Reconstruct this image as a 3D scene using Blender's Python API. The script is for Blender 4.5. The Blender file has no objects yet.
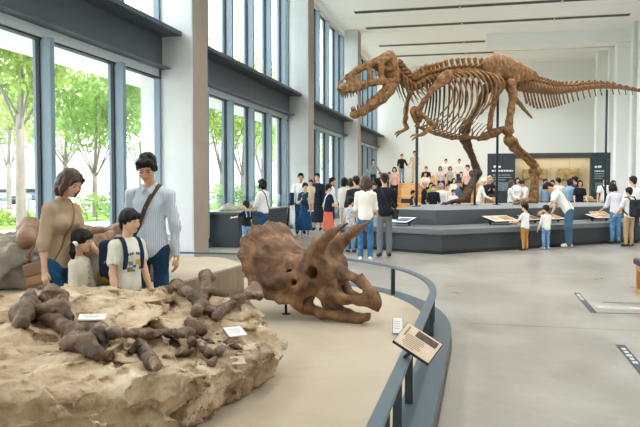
import bpy, bmesh, math, random
import numpy as np
from mathutils import Vector, Matrix, Euler
from mathutils.bvhtree import BVHTree
random.seed(7)
PI = math.pi
SC = bpy.context.scene
COL = SC.collection

# ------------------------------------------------------------------ camera frame
F = 690.0
CAMH = 1.5
YAW = math.radians(13.1)
PITCH = math.radians(2.37)
RIGHT = np.array([math.cos(YAW), math.sin(YAW), 0.0])
FWH = np.array([-math.sin(YAW), math.cos(YAW), 0.0])
UPZ = np.array([0.0, 0.0, 1.0])
FWD = FWH * math.cos(PITCH) - UPZ * math.sin(PITCH)
UPC = FWH * math.sin(PITCH) + UPZ * math.cos(PITCH)
EYE = np.array([0.0, 0.0, CAMH])

def ray(x, y):
    return FWD + RIGHT * ((x - 320.0) / F) + UPC * ((213.5 - y) / F)
def pz(x, y, z):
    r = ray(x, y); return EYE + r * ((z - CAMH) / r[2])
def pd(x, y, d):
    r = ray(x, y); return EYE + r * (d / float(r @ FWH))
def px_(x, y, X):
    r = ray(x, y); return EYE + r * (X / r[0])
def py_(x, y, Y):
    r = ray(x, y); return EYE + r * (Y / r[1])
def cw(lat, d, z=0.0):
    return RIGHT * lat + FWH * d + UPZ * z
def pplane(x, y, P0, n):
    r = ray(x, y); return EYE + r * (float((P0 - EYE) @ n) / float(r @ n))

# ------------------------------------------------------------------ noise
def _hash(i, j, k, seed):
    h = (i.astype(np.int64) * 374761393 + j.astype(np.int64) * 668265263 + k.astype(np.int64) * 2147483647 + seed * 974634773) & 0xFFFFFFFF
    h = ((h ^ (h >> 13)) * 1274126177) & 0xFFFFFFFF
    h = (h ^ (h >> 16)) & 0xFFFFFFFF
    return h.astype(np.float64) / 4294967295.0
def vnoise(P, freq=1.0, seed=0):
    p = P * freq
    i = np.floor(p).astype(np.int64); f = p - i
    f = f * f * (3 - 2 * f)
    r = 0
    for dx in (0, 1):
        wx = f[:, 0] if dx else 1 - f[:, 0]
        for dy in (0, 1):
            wy = f[:, 1] if dy else 1 - f[:, 1]
            for dz in (0, 1):
                wz = f[:, 2] if dz else 1 - f[:, 2]
                r = r + wx * wy * wz * _hash(i[:, 0] + dx, i[:, 1] + dy, i[:, 2] + dz, seed)
    return r * 2 - 1
def fbm(P, freq, seed=0, octs=3, gain=.5):
    a, r = 1.0, 0
    for o in range(octs):
        r = r + a * vnoise(P, freq * 2 ** o, seed + o * 17); a *= gain
    return r
def worley(P, freq, seed=0):
    """two nearest-cell distances and the id of the nearest cell"""
    p = P * freq
    i = np.floor(p).astype(np.int64)
    d1 = np.full(len(p), 9.0); d2 = np.full(len(p), 9.0); ident = np.zeros(len(p)); cen = np.zeros_like(p)
    for dx in (-1, 0, 1):
        for dy in (-1, 0, 1):
            for dz in (-1, 0, 1):
                c = i + np.array([dx, dy, dz])
                q = np.stack([c[:, a] + _hash(c[:, 0], c[:, 1], c[:, 2], seed + 31 * a) for a in range(3)], 1)
                d = np.sqrt(((q - p) ** 2).sum(1))
                near = d < d1
                d2 = np.where(near, d1, np.minimum(d2, d))
                ident = np.where(near, _hash(c[:, 0], c[:, 1], c[:, 2], seed + 99), ident)
                cen = np.where(near[:, None], q, cen)
                d1 = np.where(near, d, d1)
    return d1, d2, ident, (p - cen) / freq

# ------------------------------------------------------------------ signed-distance modelling
def V3(*a):
    return np.array(a, dtype=float)
def unit(v):
    v = np.asarray(v, float); return v / max(np.linalg.norm(v), 1e-9)
class SDF:
    def __init__(s):
        s.ops = []
    def cone(s, a, b, ra, rb=None, k=0.0, sub=False, sq=None):
        rb = ra if rb is None else rb
        a = np.asarray(a, float); b = np.asarray(b, float)
        m = max(ra, rb)
        s.ops.append(('c', np.minimum(a, b) - m, np.maximum(a, b) + m, (a, b, ra, rb, sq), k, sub)); return s
    def chain(s, pts, rads, k=0.0, sq=None):
        for i in range(len(pts) - 1):
            s.cone(pts[i], pts[i + 1], rads[i], rads[i + 1], k, sq=sq)
        return s
    def ell(s, c, r, R=None, k=0.0, sub=False):
        c = np.asarray(c, float); r = np.asarray(r, float)
        m = r.max() if R is not None else r
        s.ops.append(('e', c - m, c + m, (c, r, R), k, sub)); return s
    def box(s, c, hf, R=None, rd=0.0, k=0.0, sub=False):
        c = np.asarray(c, float); hf = np.asarray(hf, float)
        m = np.linalg.norm(hf) if R is not None else hf
        s.ops.append(('b', c - m, c + m, (c, hf, R, rd), k, sub)); return s
    def cut(s, n, c):
        s.ops.append(('h', None, None, (np.asarray(n, float), c), 0, True)); return s
    def mesh(s, h, noise=None, xf=None):
        adds = [o for o in s.ops if o[0] != 'h' and not o[5]]
        kk = max([o[4] for o in adds] + [0])
        lo = np.min([o[1] for o in adds], 0) - kk * .3 - 3 * h
        hi = np.max([o[2] for o in adds], 0) + kk * .3 + 3 * h
        n = np.ceil((hi - lo) / h).astype(int) + 1
        ax = [lo[i] + h * np.arange(n[i]) for i in range(3)]
        G = np.full(n, 1.0)
        for typ, l, u, prm, k, sub in s.ops:
            if typ == 'h':
                nn, c = prm
                d = nn[0] * ax[0][:, None, None] + nn[1] * ax[1][None, :, None] + nn[2] * ax[2][None, None, :] - c
                G = np.maximum(G, d); continue
            mg = k + 2.5 * h
            i0 = np.maximum(np.floor((l - mg - lo) / h).astype(int), 0); i1 = np.minimum(np.ceil((u + mg - lo) / h).astype(int) + 1, n)
            if np.any(i1 <= i0): continue
            sl = tuple(slice(i0[i], i1[i]) for i in range(3))
            X = ax[0][sl[0]][:, None, None]; Y = ax[1][sl[1]][None, :, None]; Z = ax[2][sl[2]][None, None, :]
            if typ == 'c':
                a, b, ra, rb, sq = prm
                ba = b - a; L2 = max(float(ba @ ba), 1e-12)
                px, py, pz_ = X - a[0], Y - a[1], Z - a[2]
                t = np.clip((px * ba[0] + py * ba[1] + pz_ * ba[2]) / L2, 0, 1)
                qx, qy, qz = px - t * ba[0], py - t * ba[1], pz_ - t * ba[2]
                q2 = qx * qx + qy * qy + qz * qz
                if sq is not None:
                    nv, f = sq; qn = qx * nv[0] + qy * nv[1] + qz * nv[2]
                    q2 = q2 + (f * f - 1) * qn * qn
                d = np.sqrt(q2) - (ra + (rb - ra) * t)
            else:
                c, r, R = prm[:3]
                px, py, pz_ = X - c[0], Y - c[1], Z - c[2]
                if R is not None:
                    px, py, pz_ = (R[0, 0] * px + R[1, 0] * py + R[2, 0] * pz_, R[0, 1] * px + R[1, 1] * py + R[2, 1] * pz_, R[0, 2] * px + R[1, 2] * py + R[2, 2] * pz_)
                if typ == 'e':
                    k0 = np.sqrt((px / r[0]) ** 2 + (py / r[1]) ** 2 + (pz_ / r[2]) ** 2)
                    k1 = np.sqrt((px / r[0] ** 2) ** 2 + (py / r[1] ** 2) ** 2 + (pz_ / r[2] ** 2) ** 2)
                    d = np.where(k1 < 1e-9, -r.min(), k0 * (k0 - 1) / np.maximum(k1, 1e-9))
                else:
                    rd = prm[3]
                    dx, dy, dz = np.abs(px) - r[0] + rd, np.abs(py) - r[1] + rd, np.abs(pz_) - r[2] + rd
                    d = np.sqrt(np.maximum(dx, 0) ** 2 + np.maximum(dy, 0) ** 2 + np.maximum(dz, 0) ** 2) + np.minimum(np.maximum(np.maximum(dx, dy), dz), 0) - rd
            g = G[sl]
            if sub:
                if k > 0:
                    hh = np.clip(k - np.abs(g + d), 0, None) / k
                    G[sl] = np.maximum(g, -d) + hh * hh * k * .25
                else:
                    G[sl] = np.maximum(g, -d)
            else:
                if k > 0:
                    hh = np.clip(k - np.abs(g - d), 0, None) / k
                    G[sl] = np.minimum(g, d) - hh * hh * k * .25
                else:
                    G[sl] = np.minimum(g, d)
        if noise is not None:
            band = noise[0]
            m = np.abs(G) < band + 2 * h
            idx = np.nonzero(m)
            P = np.stack([lo[i] + h * idx[i] for i in range(3)], 1)
            G[m] += noise[1](P)
        G[0] = G[-1] = 1; G[:, 0] = G[:, -1] = 1; G[:, :, 0] = G[:, :, -1] = 1
        return surface_nets(G, lo, h)

def surface_nets(G, lo, h):
    I = G < 0
    n = np.array(G.shape)
    cs = np.zeros(n - 1, np.int8)
    for dx in (0, 1):
        for dy in (0, 1):
            for dz in (0, 1):
                cs += I[dx:n[0] - 1 + dx, dy:n[1] - 1 + dy, dz:n[2] - 1 + dz]
    act = (cs > 0) & (cs < 8)
    ci = np.stack(np.nonzero(act), 1)
    idm = np.full(n - 1, -1, np.int64); idm[act] = np.arange(len(ci))
    acc = np.zeros((len(ci), 3)); cnt = np.zeros(len(ci))
    cor = [(0, 0, 0), (1, 0, 0), (0, 1, 0), (1, 1, 0), (0, 0, 1), (1, 0, 1), (0, 1, 1), (1, 1, 1)]
    val = [G[ci[:, 0] + c[0], ci[:, 1] + c[1], ci[:, 2] + c[2]] for c in cor]
    for a in range(8):
        for ax in range(3):
            if cor[a][ax] == 0:
                b = a | (1 << ax)
                va, vb = val[a], val[b]
                m = (va < 0) != (vb < 0)
                t = va[m] / (va[m] - vb[m])
                p = np.tile(np.array(cor[a], float), (m.sum(), 1)); p[:, ax] += t
                acc[m] += p; cnt[m] += 1
    V = lo + h * (ci + acc / cnt[:, None])
    quads = []
    for ax in range(3):
        b, c = (ax + 1) % 3, (ax + 2) % 3
        s0 = [slice(1, -1)] * 3; s1 = [slice(1, -1)] * 3
        s0[ax] = slice(0, -1); s1[ax] = slice(1, None)
        A, B = I[tuple(s0)], I[tuple(s1)]
        for flip in (False, True):
            m = (A & ~B) if not flip else (~A & B)
            e = np.stack(np.nonzero(m), 1)
            if not len(e): continue
            e[:, b] += 1; e[:, c] += 1
            q = []
            for db, dc in ((0, 0), (1, 0), (1, 1), (0, 1)):
                f = e.copy(); f[:, b] -= 1 - db; f[:, c] -= 1 - dc
                q.append(idm[f[:, 0], f[:, 1], f[:, 2]])
            q = np.stack(q, 1)
            quads.append(q[:, ::-1] if flip else q)
    Q = np.concatenate(quads) if quads else np.zeros((0, 4), int)
    return V, Q

# ------------------------------------------------------------------ mesh helpers
class Geo:
    """collects pieces of ONE mesh object"""
    def __init__(s):
        s.V, s.F, s.n, s.S = [], [], 0, []
    def add(s, V, Fc, smooth=True):
        V = np.asarray(V, float).reshape(-1, 3)
        s.V.append(V)
        for f in Fc: s.F.append([int(i) + s.n for i in f])
        s.S += [smooth] * len(Fc)
        s.n += len(V); return s
    def box(s, lo, hi, R=None, c0=None):
        lo = np.asarray(lo, float); hi = np.asarray(hi, float)
        P = np.array([[(lo, hi)[(i >> a) & 1][a] for a in range(3)] for i in range(8)])
        if R is not None:
            o = np.zeros(3) if c0 is None else np.asarray(c0, float)
            P = (P - o) @ np.asarray(R).T + o
        return s.add(P, [(0, 2, 3, 1), (4, 5, 7, 6), (0, 1, 5, 4), (2, 6, 7, 3), (0, 4, 6, 2), (1, 3, 7, 5)], False)
    def obox(s, c, half, R):
        h = np.asarray(half, float); c = np.asarray(c, float)
        P = np.array([[(-h, h)[(i >> a) & 1][a] for a in range(3)] for i in range(8)]) @ np.asarray(R).T + c
        return s.add(P, [(0, 2, 3, 1), (4, 5, 7, 6), (0, 1, 5, 4), (2, 6, 7, 3), (0, 4, 6, 2), (1, 3, 7, 5)], False)
    def prism(s, poly, z0, z1):
        """vertical prism over a counter-clockwise plan polygon [(x, y)]"""
        n = len(poly)
        P = [(p[0], p[1], z0) for p in poly] + [(p[0], p[1], z1) for p in poly]
        fs = [tuple(range(n))[::-1], tuple(range(n, 2 * n))] + [(i, (i + 1) % n, n + (i + 1) % n, n + i) for i in range(n)]
        return s.add(P, fs, False)
    def tube(s, pts, rads, seg=8, smooth=True, sq=None):
        pts = np.asarray(pts, float); n = len(pts)
        if np.isscalar(rads): rads = [rads] * n
        T = np.gradient(pts, axis=0); T /= np.maximum(np.linalg.norm(T, axis=1, keepdims=True), 1e-9)
        u = np.cross(T[0], (0, 0, 1.0)); u = unit(u) if np.linalg.norm(u) > 1e-3 else V3(1, 0, 0)
        vs = []
        for i in range(n):
            u = unit(u - T[i] * (u @ T[i])); w = np.cross(T[i], u)
            for k in range(seg):
                a = 2 * PI * k / seg
                vs.append(pts[i] + rads[i] * (math.cos(a) * u + math.sin(a) * w))
        fs = [(i * seg + k, i * seg + (k + 1) % seg, (i + 1) * seg + (k + 1) % seg, (i + 1) * seg + k) for i in range(n - 1) for k in range(seg)]
        fs += [tuple(range(seg))[::-1], tuple((n - 1) * seg + k for k in range(seg))]
        return s.add(vs, fs, smooth)
    def ribbon(s, pts, nor, wid, th):
        """flat strap: rectangle section, width across nor x tangent"""
        pts = np.asarray(pts, float); nor = np.asarray(nor, float); n = len(pts)
        T = np.gradient(pts, axis=0)
        vs = []
        for i in range(n):
            w = unit(np.cross(T[i], nor[i])); q = unit(nor[i])
            for a, b in ((-1, 0), (1, 0), (1, 1), (-1, 1)):
                vs.append(pts[i] + w * a * wid / 2 + q * b * th)
        fs = [(i * 4 + k, i * 4 + (k + 1) % 4, (i + 1) * 4 + (k + 1) % 4, (i + 1) * 4 + k) for i in range(n - 1) for k in range(4)]
        fs += [(3, 2, 1, 0), tuple((n - 1) * 4 + k for k in range(4))]
        return s.add(vs, fs, False)
    def data(s, name):
        me = bpy.data.meshes.new(name)
        me.from_pydata(np.concatenate(s.V).tolist() if s.V else [], [], s.F)
        if s.S: me.polygons.foreach_set('use_smooth', s.S)
        me.update()
        return me
    def build(s, name, mat, parent=None, bevel=0.0, loc=None):
        me = s.data(name)
        if bevel:
            bm = bmesh.new(); bm.from_mesh(me)
            bmesh.ops.remove_doubles(bm, verts=bm.verts, dist=1e-6)
            bmesh.ops.recalc_face_normals(bm, faces=bm.faces)
            es = [e for e in bm.edges if len(e.link_faces) == 2 and e.calc_face_angle(0) > .5]
            bmesh.ops.bevel(bm, geom=es, offset=bevel, segments=2, profile=.5, affect='EDGES')
            bm.to_mesh(me); bm.free()
        return link(name, me, mat, parent, loc)
def link(name, me, mat=None, parent=None, loc=None):
    o = bpy.data.objects.new(name, me); COL.objects.link(o)
    if mat is not None and me is not None and not me.materials: me.materials.append(mat)
    if parent is not None: o.parent = parent
    if loc is not None: o.location = tuple(loc)
    return o
def obj(name, VF, mat, parent=None, loc=None):
    return Geo().add(*VF).build(name, mat, parent, loc=loc)
def thing(name, label, cat, loc=(0, 0, 0), rz=0.0, group=None):
    o = bpy.data.objects.new(name, None); COL.objects.link(o)
    o.empty_display_size = .1
    o.location = tuple(float(v) for v in loc); o.rotation_euler = (0, 0, rz)
    return tag(o, label, cat, group)
def tag(o, label, cat, group=None, kind=None):
    o['label'] = label; o['category'] = cat
    if group: o['group'] = group
    if kind: o['kind'] = kind
    return o
def struct(o, label=None):
    o['kind'] = 'structure'
    if label: o['label'] = label
    return o
def rotz(a):
    c, s = math.cos(a), math.sin(a); return np.array([[c, -s, 0], [s, c, 0], [0, 0, 1.0]])
def rotx(a):
    c, s = math.cos(a), math.sin(a); return np.array([[1.0, 0, 0], [0, c, -s], [0, s, c]])
def roty(a):
    c, s = math.cos(a), math.sin(a); return np.array([[c, 0, s], [0, 1.0, 0], [-s, 0, c]])
def frame(zdir, xdir):
    """rotation matrix whose columns are x, y, z axes"""
    z = unit(zdir); x = np.asarray(xdir, float); x = unit(x - z * (x @ z)); return np.stack([x, np.cross(z, x), z], 1)
def catmull(P, n):
    P = np.asarray(P, float); Q = np.vstack([2 * P[0] - P[1], P, 2 * P[-1] - P[-2]])
    t = np.linspace(0, len(P) - 1, n); i = np.minimum(t.astype(int), len(P) - 2); f = (t - i)[:, None]
    a, b, c, d = Q[i], Q[i + 1], Q[i + 2], Q[i + 3]
    return .5 * (2 * b + (c - a) * f + (2 * a - 5 * b + 4 * c - d) * f ** 2 + (3 * b - a - 3 * c + d) * f ** 3)

# ------------------------------------------------------------------ materials
_M = {}
def srgb(h):
    if isinstance(h, str):
        h = h.lstrip('#'); h = [int(h[i:i + 2], 16) / 255 for i in (0, 2, 4)]
    return tuple((c / 12.92 if c <= .04045 else ((c + .055) / 1.055) ** 2.4) for c in h)
def newmat(name):
    m = bpy.data.materials.new(name); m.use_nodes = True
    return m, m.node_tree, m.node_tree.nodes['Principled BSDF']
def N(nt, typ, **kw):
    n = nt.nodes.new(typ)
    for k, v in kw.items():
        if k in n.inputs: n.inputs[k].default_value = v
        else: setattr(n, k, v)
    return n
def plain(col, rough=.6, metal=0.0, var=.06, scale=8.0, bump=0.0, bscale=60.0, spec=.4):
    """procedural surface: base colour with a soft noise variation of that colour, optional grain bump"""
    key = ('p', col, rough, metal, var, scale, bump, bscale, spec)
    if key in _M: return _M[key]
    m, nt, bs = newmat('surface_' + str(col).strip('#'))
    c = srgb(col)
    tc = N(nt, 'ShaderNodeTexCoord')
    nz = N(nt, 'ShaderNodeTexNoise', Scale=scale, Detail=4.0)
    nt.links.new(tc.outputs['Object'], nz.inputs['Vector'])
    rp = N(nt, 'ShaderNodeValToRGB')
    rp.color_ramp.elements[0].position = .3; rp.color_ramp.elements[1].position = .7
    rp.color_ramp.elements[0].color = (*[max(0, x * (1 - var)) for x in c], 1)
    rp.color_ramp.elements[1].color = (*[min(1, x * (1 + var)) for x in c], 1)
    nt.links.new(nz.outputs['Fac'], rp.inputs['Fac']); nt.links.new(rp.outputs['Color'], bs.inputs['Base Color'])
    bs.inputs['Roughness'].default_value = rough; bs.inputs['Metallic'].default_value = metal
    bs.inputs['Specular IOR Level'].default_value = spec
    if bump:
        n2 = N(nt, 'ShaderNodeTexNoise', Scale=bscale, Detail=5.0)
        nt.links.new(tc.outputs['Object'], n2.inputs['Vector'])
        b = N(nt, 'ShaderNodeBump', Strength=bump, Distance=.01)
        nt.links.new(n2.outputs['Fac'], b.inputs['Height']); nt.links.new(b.outputs['Normal'], bs.inputs['Normal'])
    _M[key] = m
    return m
def mottled(name, cols, scale, rough=.75, bump=.5, bscale=30.0, bdist=.02, detail=8.0, stretch=(1, 1, 1), spec=.3, crack=0.0):
    """stone / bone: several colours mixed by noise, two scales of bump"""
    if name in _M: return _M[name]
    m, nt, bs = newmat(name)
    tc = N(nt, 'ShaderNodeTexCoord'); mp = N(nt, 'ShaderNodeMapping'); mp.inputs['Scale'].default_value = stretch
    nt.links.new(tc.outputs['Object'], mp.inputs['Vector'])
    nz = N(nt, 'ShaderNodeTexNoise', Scale=scale, Detail=detail, Roughness=.62, Distortion=.4)
    nt.links.new(mp.outputs['Vector'], nz.inputs['Vector'])
    rp = N(nt, 'ShaderNodeValToRGB'); el = rp.color_ramp.elements
    while len(el) < len(cols): el.new(.5)
    for i, c in enumerate(cols):
        el[i].position = .28 + .44 * i / (len(cols) - 1); el[i].color = (*srgb(c), 1)
    nt.links.new(nz.outputs['Fac'], rp.inputs['Fac']); nt.links.new(rp.outputs['Color'], bs.inputs['Base Color'])
    bs.inputs['Roughness'].default_value = rough; bs.inputs['Specular IOR Level'].default_value = spec
    n2 = N(nt, 'ShaderNodeTexNoise', Scale=bscale, Detail=9.0, Roughness=.65)
    nt.links.new(mp.outputs['Vector'], n2.inputs['Vector'])
    h = n2.outputs['Fac']
    if crack:
        vo = N(nt, 'ShaderNodeTexVoronoi', Scale=crack); vo.feature = 'F1'
        nt.links.new(mp.outputs['Vector'], vo.inputs['Vector'])
        ad = N(nt, 'ShaderNodeMath', operation='ADD'); nt.links.new(h, ad.inputs[0]); nt.links.new(vo.outputs['Distance'], ad.inputs[1]); h = ad.outputs[0]
    b = N(nt, 'ShaderNodeBump', Strength=bump, Distance=bdist)
    nt.links.new(h, b.inputs['Height']); nt.links.new(b.outputs['Normal'], bs.inputs['Normal'])
    _M[name] = m
    return m
def glass_mat(name='clear_glass', tint=(.96, .985, .98), refl=.06):
    if name in _M: return _M[name]
    m, nt, bs = newmat(name); nt.nodes.remove(bs)
    tr = N(nt, 'ShaderNodeBsdfTransparent'); tr.inputs['Color'].default_value = (*tint, 1)
    gl = N(nt, 'ShaderNodeBsdfGlossy'); gl.inputs['Roughness'].default_value = .02
    mx = N(nt, 'ShaderNodeMixShader'); mx.inputs['Fac'].default_value = refl
    nt.links.new(tr.outputs[0], mx.inputs[1]); nt.links.new(gl.outputs[0], mx.inputs[2])
    nt.links.new(mx.outputs[0], nt.nodes['Material Output'].inputs['Surface'])
    _M[name] = m
    return m
def wood(name, c1, c2, scale=3.0, stretch=(1, 8, 8), rough=.5):
    if name in _M: return _M[name]
    m, nt, bs = newmat(name)
    tc = N(nt, 'ShaderNodeTexCoord'); mp = N(nt, 'ShaderNodeMapping'); mp.inputs['Scale'].default_value = stretch
    nt.links.new(tc.outputs['Object'], mp.inputs['Vector'])
    nz = N(nt, 'ShaderNodeTexNoise', Scale=scale, Detail=6.0, Distortion=.6)
    nt.links.new(mp.outputs['Vector'], nz.inputs['Vector'])
    rp = N(nt, 'ShaderNodeValToRGB')
    rp.color_ramp.elements[0].position = .35; rp.color_ramp.elements[1].position = .65
    rp.color_ramp.elements[0].color = (*srgb(c1), 1); rp.color_ramp.elements[1].color = (*srgb(c2), 1)
    nt.links.new(nz.outputs['Fac'], rp.inputs['Fac']); nt.links.new(rp.outputs['Color'], bs.inputs['Base Color'])
    bs.inputs['Roughness'].default_value = rough
    _M[name] = m
    return m
EXPOSURE = 1.55
SKY = 2.3
SKYCOL = (.90, .96, 1.0)
SUN = 3.0
NICHE = 1.1
LAMP = 170
# ================================================================== render settings, light
cam = bpy.data.cameras.new('camera'); camo = bpy.data.objects.new('camera', cam); COL.objects.link(camo)
cam.sensor_width = 36.0; cam.lens = F / 640.0 * 36.0; cam.clip_end = 400
camo.location = (0, 0, CAMH); camo.rotation_euler = (PI / 2 - PITCH, 0, YAW)
SC.camera = camo
SC.view_settings.view_transform = 'Standard'; SC.view_settings.look = 'None'
SC.view_settings.gamma = 1.0; SC.view_settings.exposure = EXPOSURE
SC.cycles.use_denoising = True
SC.cycles.max_bounces = 10; SC.cycles.diffuse_bounces = 6; SC.cycles.transparent_max_bounces = 16
SC.cycles.sample_clamp_indirect = 8.0
SC.cycles.caustics_reflective = False; SC.cycles.caustics_refractive = False
w = bpy.data.worlds.new('daylight'); SC.world = w; w.use_nodes = True
bg = w.node_tree.nodes['Background']; bg.inputs['Color'].default_value = (*SKYCOL, 1); bg.inputs['Strength'].default_value = SKY
sun = bpy.data.lights.new('sun', 'SUN'); sun.energy = SUN; sun.angle = math.radians(3); sun.color = (1, .95, .86)
suno = bpy.data.objects.new('sun', sun); COL.objects.link(suno)
suno.rotation_euler = Vector((-.62, -.30, -.72)).to_track_quat('-Z', 'Y').to_euler()

# ================================================================== materials of the hall
def floor_mat():
    m, nt, bs = newmat('polished_concrete_floor')
    tc = N(nt, 'ShaderNodeTexCoord')
    n1 = N(nt, 'ShaderNodeTexNoise', Scale=.8, Detail=9.0, Roughness=.68, Distortion=.25)
    mp = N(nt, 'ShaderNodeMapping'); mp.inputs['Scale'].default_value = (1.0, .7, 1)
    nt.links.new(tc.outputs['Object'], mp.inputs['Vector']); nt.links.new(mp.outputs['Vector'], n1.inputs['Vector'])
    rp = N(nt, 'ShaderNodeValToRGB')
    rp.color_ramp.elements[0].position = .32; rp.color_ramp.elements[1].position = .68
    rp.color_ramp.elements[0].color = (*srgb('#8b8378'), 1); rp.color_ramp.elements[1].color = (*srgb('#b2aaa0'), 1)
    nt.links.new(n1.outputs['Fac'], rp.inputs['Fac'])
    n2 = N(nt, 'ShaderNodeTexNoise', Scale=9.0, Detail=8.0, Roughness=.7)
    nt.links.new(tc.outputs['Object'], n2.inputs['Vector'])
    mx = N(nt, 'ShaderNodeMix'); mx.data_type = 'RGBA'; mx.blend_type = 'OVERLAY'; mx.inputs['Factor'].default_value = .10
    nt.links.new(rp.outputs['Color'], mx.inputs[6]); nt.links.new(n2.outputs['Fac'], mx.inputs[7])
    nt.links.new(mx.outputs[2], bs.inputs['Base Color'])
    rr = N(nt, 'ShaderNodeMapRange'); rr.inputs[1].default_value = .3; rr.inputs[2].default_value = .7; rr.inputs[3].default_value = .27; rr.inputs[4].default_value = .33
    nt.links.new(n1.outputs['Fac'], rr.inputs[0]); nt.links.new(rr.outputs[0], bs.inputs['Roughness'])
    bs.inputs['Specular IOR Level'].default_value = .5
    return m
def concrete(name, c1, c2, sc=.8):
    return mottled(name, [c1, c2], sc, rough=.75, bump=.12, bscale=25.0, bdist=.01, detail=6.0)
M_floor = floor_mat()
M_col = concrete('fair_faced_concrete', '#d0d3d3', '#dee0df')
M_warm = mottled('warm_room_side_shade', ['#9c8d80', '#ac9d90'], .8, rough=.75, bump=.1, bscale=25.0, bdist=.01)
M_ceil = plain('#e9ebeb', .8, var=.015, scale=.5)
M_wall = plain('#e6e8e6', .8, var=.015, scale=.4)
M_beam = plain('#4a555e', .5, var=.06, scale=2.0, spec=.4)
M_mull = plain('#7a8d98', .5, .0, var=.04, scale=3.0)
M_head = plain('#c9d3d8', .5, var=.02)
M_gask = plain('#23292e', .6, var=.05)
M_glass = glass_mat('window_glass', (.97, .985, .985), .05)
M_dark = plain('#2d3236', .55, var=.08, scale=3.0)
M_black = plain('#1b1d1f', .55, var=.08)

# ================================================================== shell
YB = 43.6
XL, XR = -6.5, 6.8
CEIL = 8.85
ZB0, ZB1 = 3.9, 4.62
struct(Geo().box((-7.2, -10, -.25), (XR + .3, YB + .3, 0)).build('floor', M_floor))
struct(Geo().box((-7.4, -10, CEIL), (XR + .3, YB + .3, CEIL + .4)).build('ceiling', M_ceil))
struct(Geo().box((-7.2, YB, 0), (XR + .3, YB + .3, CEIL)).build('wall_back', M_wall))
struct(Geo().box((XR, -10, 0), (XR + .3, YB, CEIL)).build('wall_right', M_wall))
struct(Geo().box((-7.2, -10.3, 0), (XR + .3, -10, CEIL)).build('wall_front', M_wall))
# expansion joints sawn in the floor
g = Geo()
def joint(p, q, wd=.012):
    p = np.asarray(p); q = np.asarray(q); t = unit(q - p); n = V3(-t[1], t[0], 0) * wd / 2
    g.add([p - n, q - n, q + n, p + n], [(0, 1, 2, 3)], False)
for yy in (3.05, 7.6, 12.2):
    joint((-.1 if yy < 8 else -4.5, yy, .0015), (XR, yy, .0015))
for xx in (3.4,):
    joint((xx, -2, .0015), (xx, 13.5, .0015))
for yy in (16.5, 20.8, 25.1): joint((-5.8, yy, .0015), (-.2, yy, .0015))
joint((-3.9, 10.2, .0015), (-3.9, 30, .0015))
struct(g.build('trim_floor_joint', plain('#6f675e', .7)))
# ceiling joints and linear light slots
for k, (y0, x0, x1) in enumerate(((29.3, -5.3, 5.6), (32.35, -5.3, 6.2), (36.6, -5.3, .15), (39.7, -5.3, 6.2), (26.3, -5.3, 6.2), (23.3, -5.3, 6.2), (20.3, -5.3, 6.2), (16.3, -5.3, 6.2), (12.3, -5.3, 6.2), (8.3, -5.3, 6.2), (4.3, -5.3, 6.2))):
    s = thing('ceiling_slot', 'dark recessed lighting slot in the white ceiling, ' + ('nearest the camera of those in view' if k == 0 else 'second in view from the camera' if k == 1 else 'third in view, ending at the bulkhead' if k == 2 else 'last in view, over the skeleton head' if k == 3 else 'out of view above, row %d' % (11 - k)), 'lighting slot', (0, y0, CEIL), group='linear slots in the ceiling')
    Geo().box((x0, -.2, -.012), (x1, .2, .0)).build('slot_recess', M_black, s)
    Geo().box((x0 - .03, -.22, -.016), (x1 + .03, -.2, 0)).box((x0 - .03, .2, -.016), (x1 + .03, .22, 0)).build('slot_trim', plain('#b9bcbc', .6), s)
    for fx in (-.9, 3.1) if x1 > 3.2 else (-.9,):
        gg = Geo(); gg.tube([(fx, 0, -.012), (fx, 0, -.10)], [.05, .06], 10)
        gg.build('track_spotlight', plain('#e8e8e4', .5), s)
        l = bpy.data.lights.new('track_lamp', 'SPOT'); l.energy = LAMP * (1.0 if y0 > 15 else .95); l.spot_size = math.radians(125); l.spot_blend = .6; l.shadow_soft_size = .12; l.color = (.95, .98, 1)
        lo = bpy.data.objects.new('track_lamp', l); COL.objects.link(lo); lo.location = (fx, y0, CEIL - .16)
g = Geo()
for yy in np.arange(9, 43, 3.05): g.box((XL + .2, yy - .006, CEIL - .003), (XR, yy + .006, CEIL))
struct(g.build('trim_ceiling_joint', plain('#c9cccc', .8)))
# portal bulkhead and stepped piers at the far right
gb = Geo().box((.2, 35.0, 8.22), (XR, 36.0, CEIL))
struct(gb.build('trim_bulkhead', M_wall))
struct(Geo().box((.6, 36.9, 8.32), (XR, 37.6, CEIL)).build('trim_bulkhead_step', M_wall))
struct(Geo().box((6.25, 35.25, 0), (XR, 36.0, 8.22)).build('trim_pier', M_wall))
struct(Geo().box((6.2, 37.0, 0), (XR, 37.6, 8.32)).build('trim_pier_step', M_wall))
struct(Geo().box((6.18, 40.6, 0), (XR, 41.4, CEIL)).build('trim_pier_end', M_wall))
struct(Geo().box((6.66, 33.6, 0), (XR, 33.9, CEIL)).build('trim_wall_strip', plain('#c2c8c6', .8)))
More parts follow.
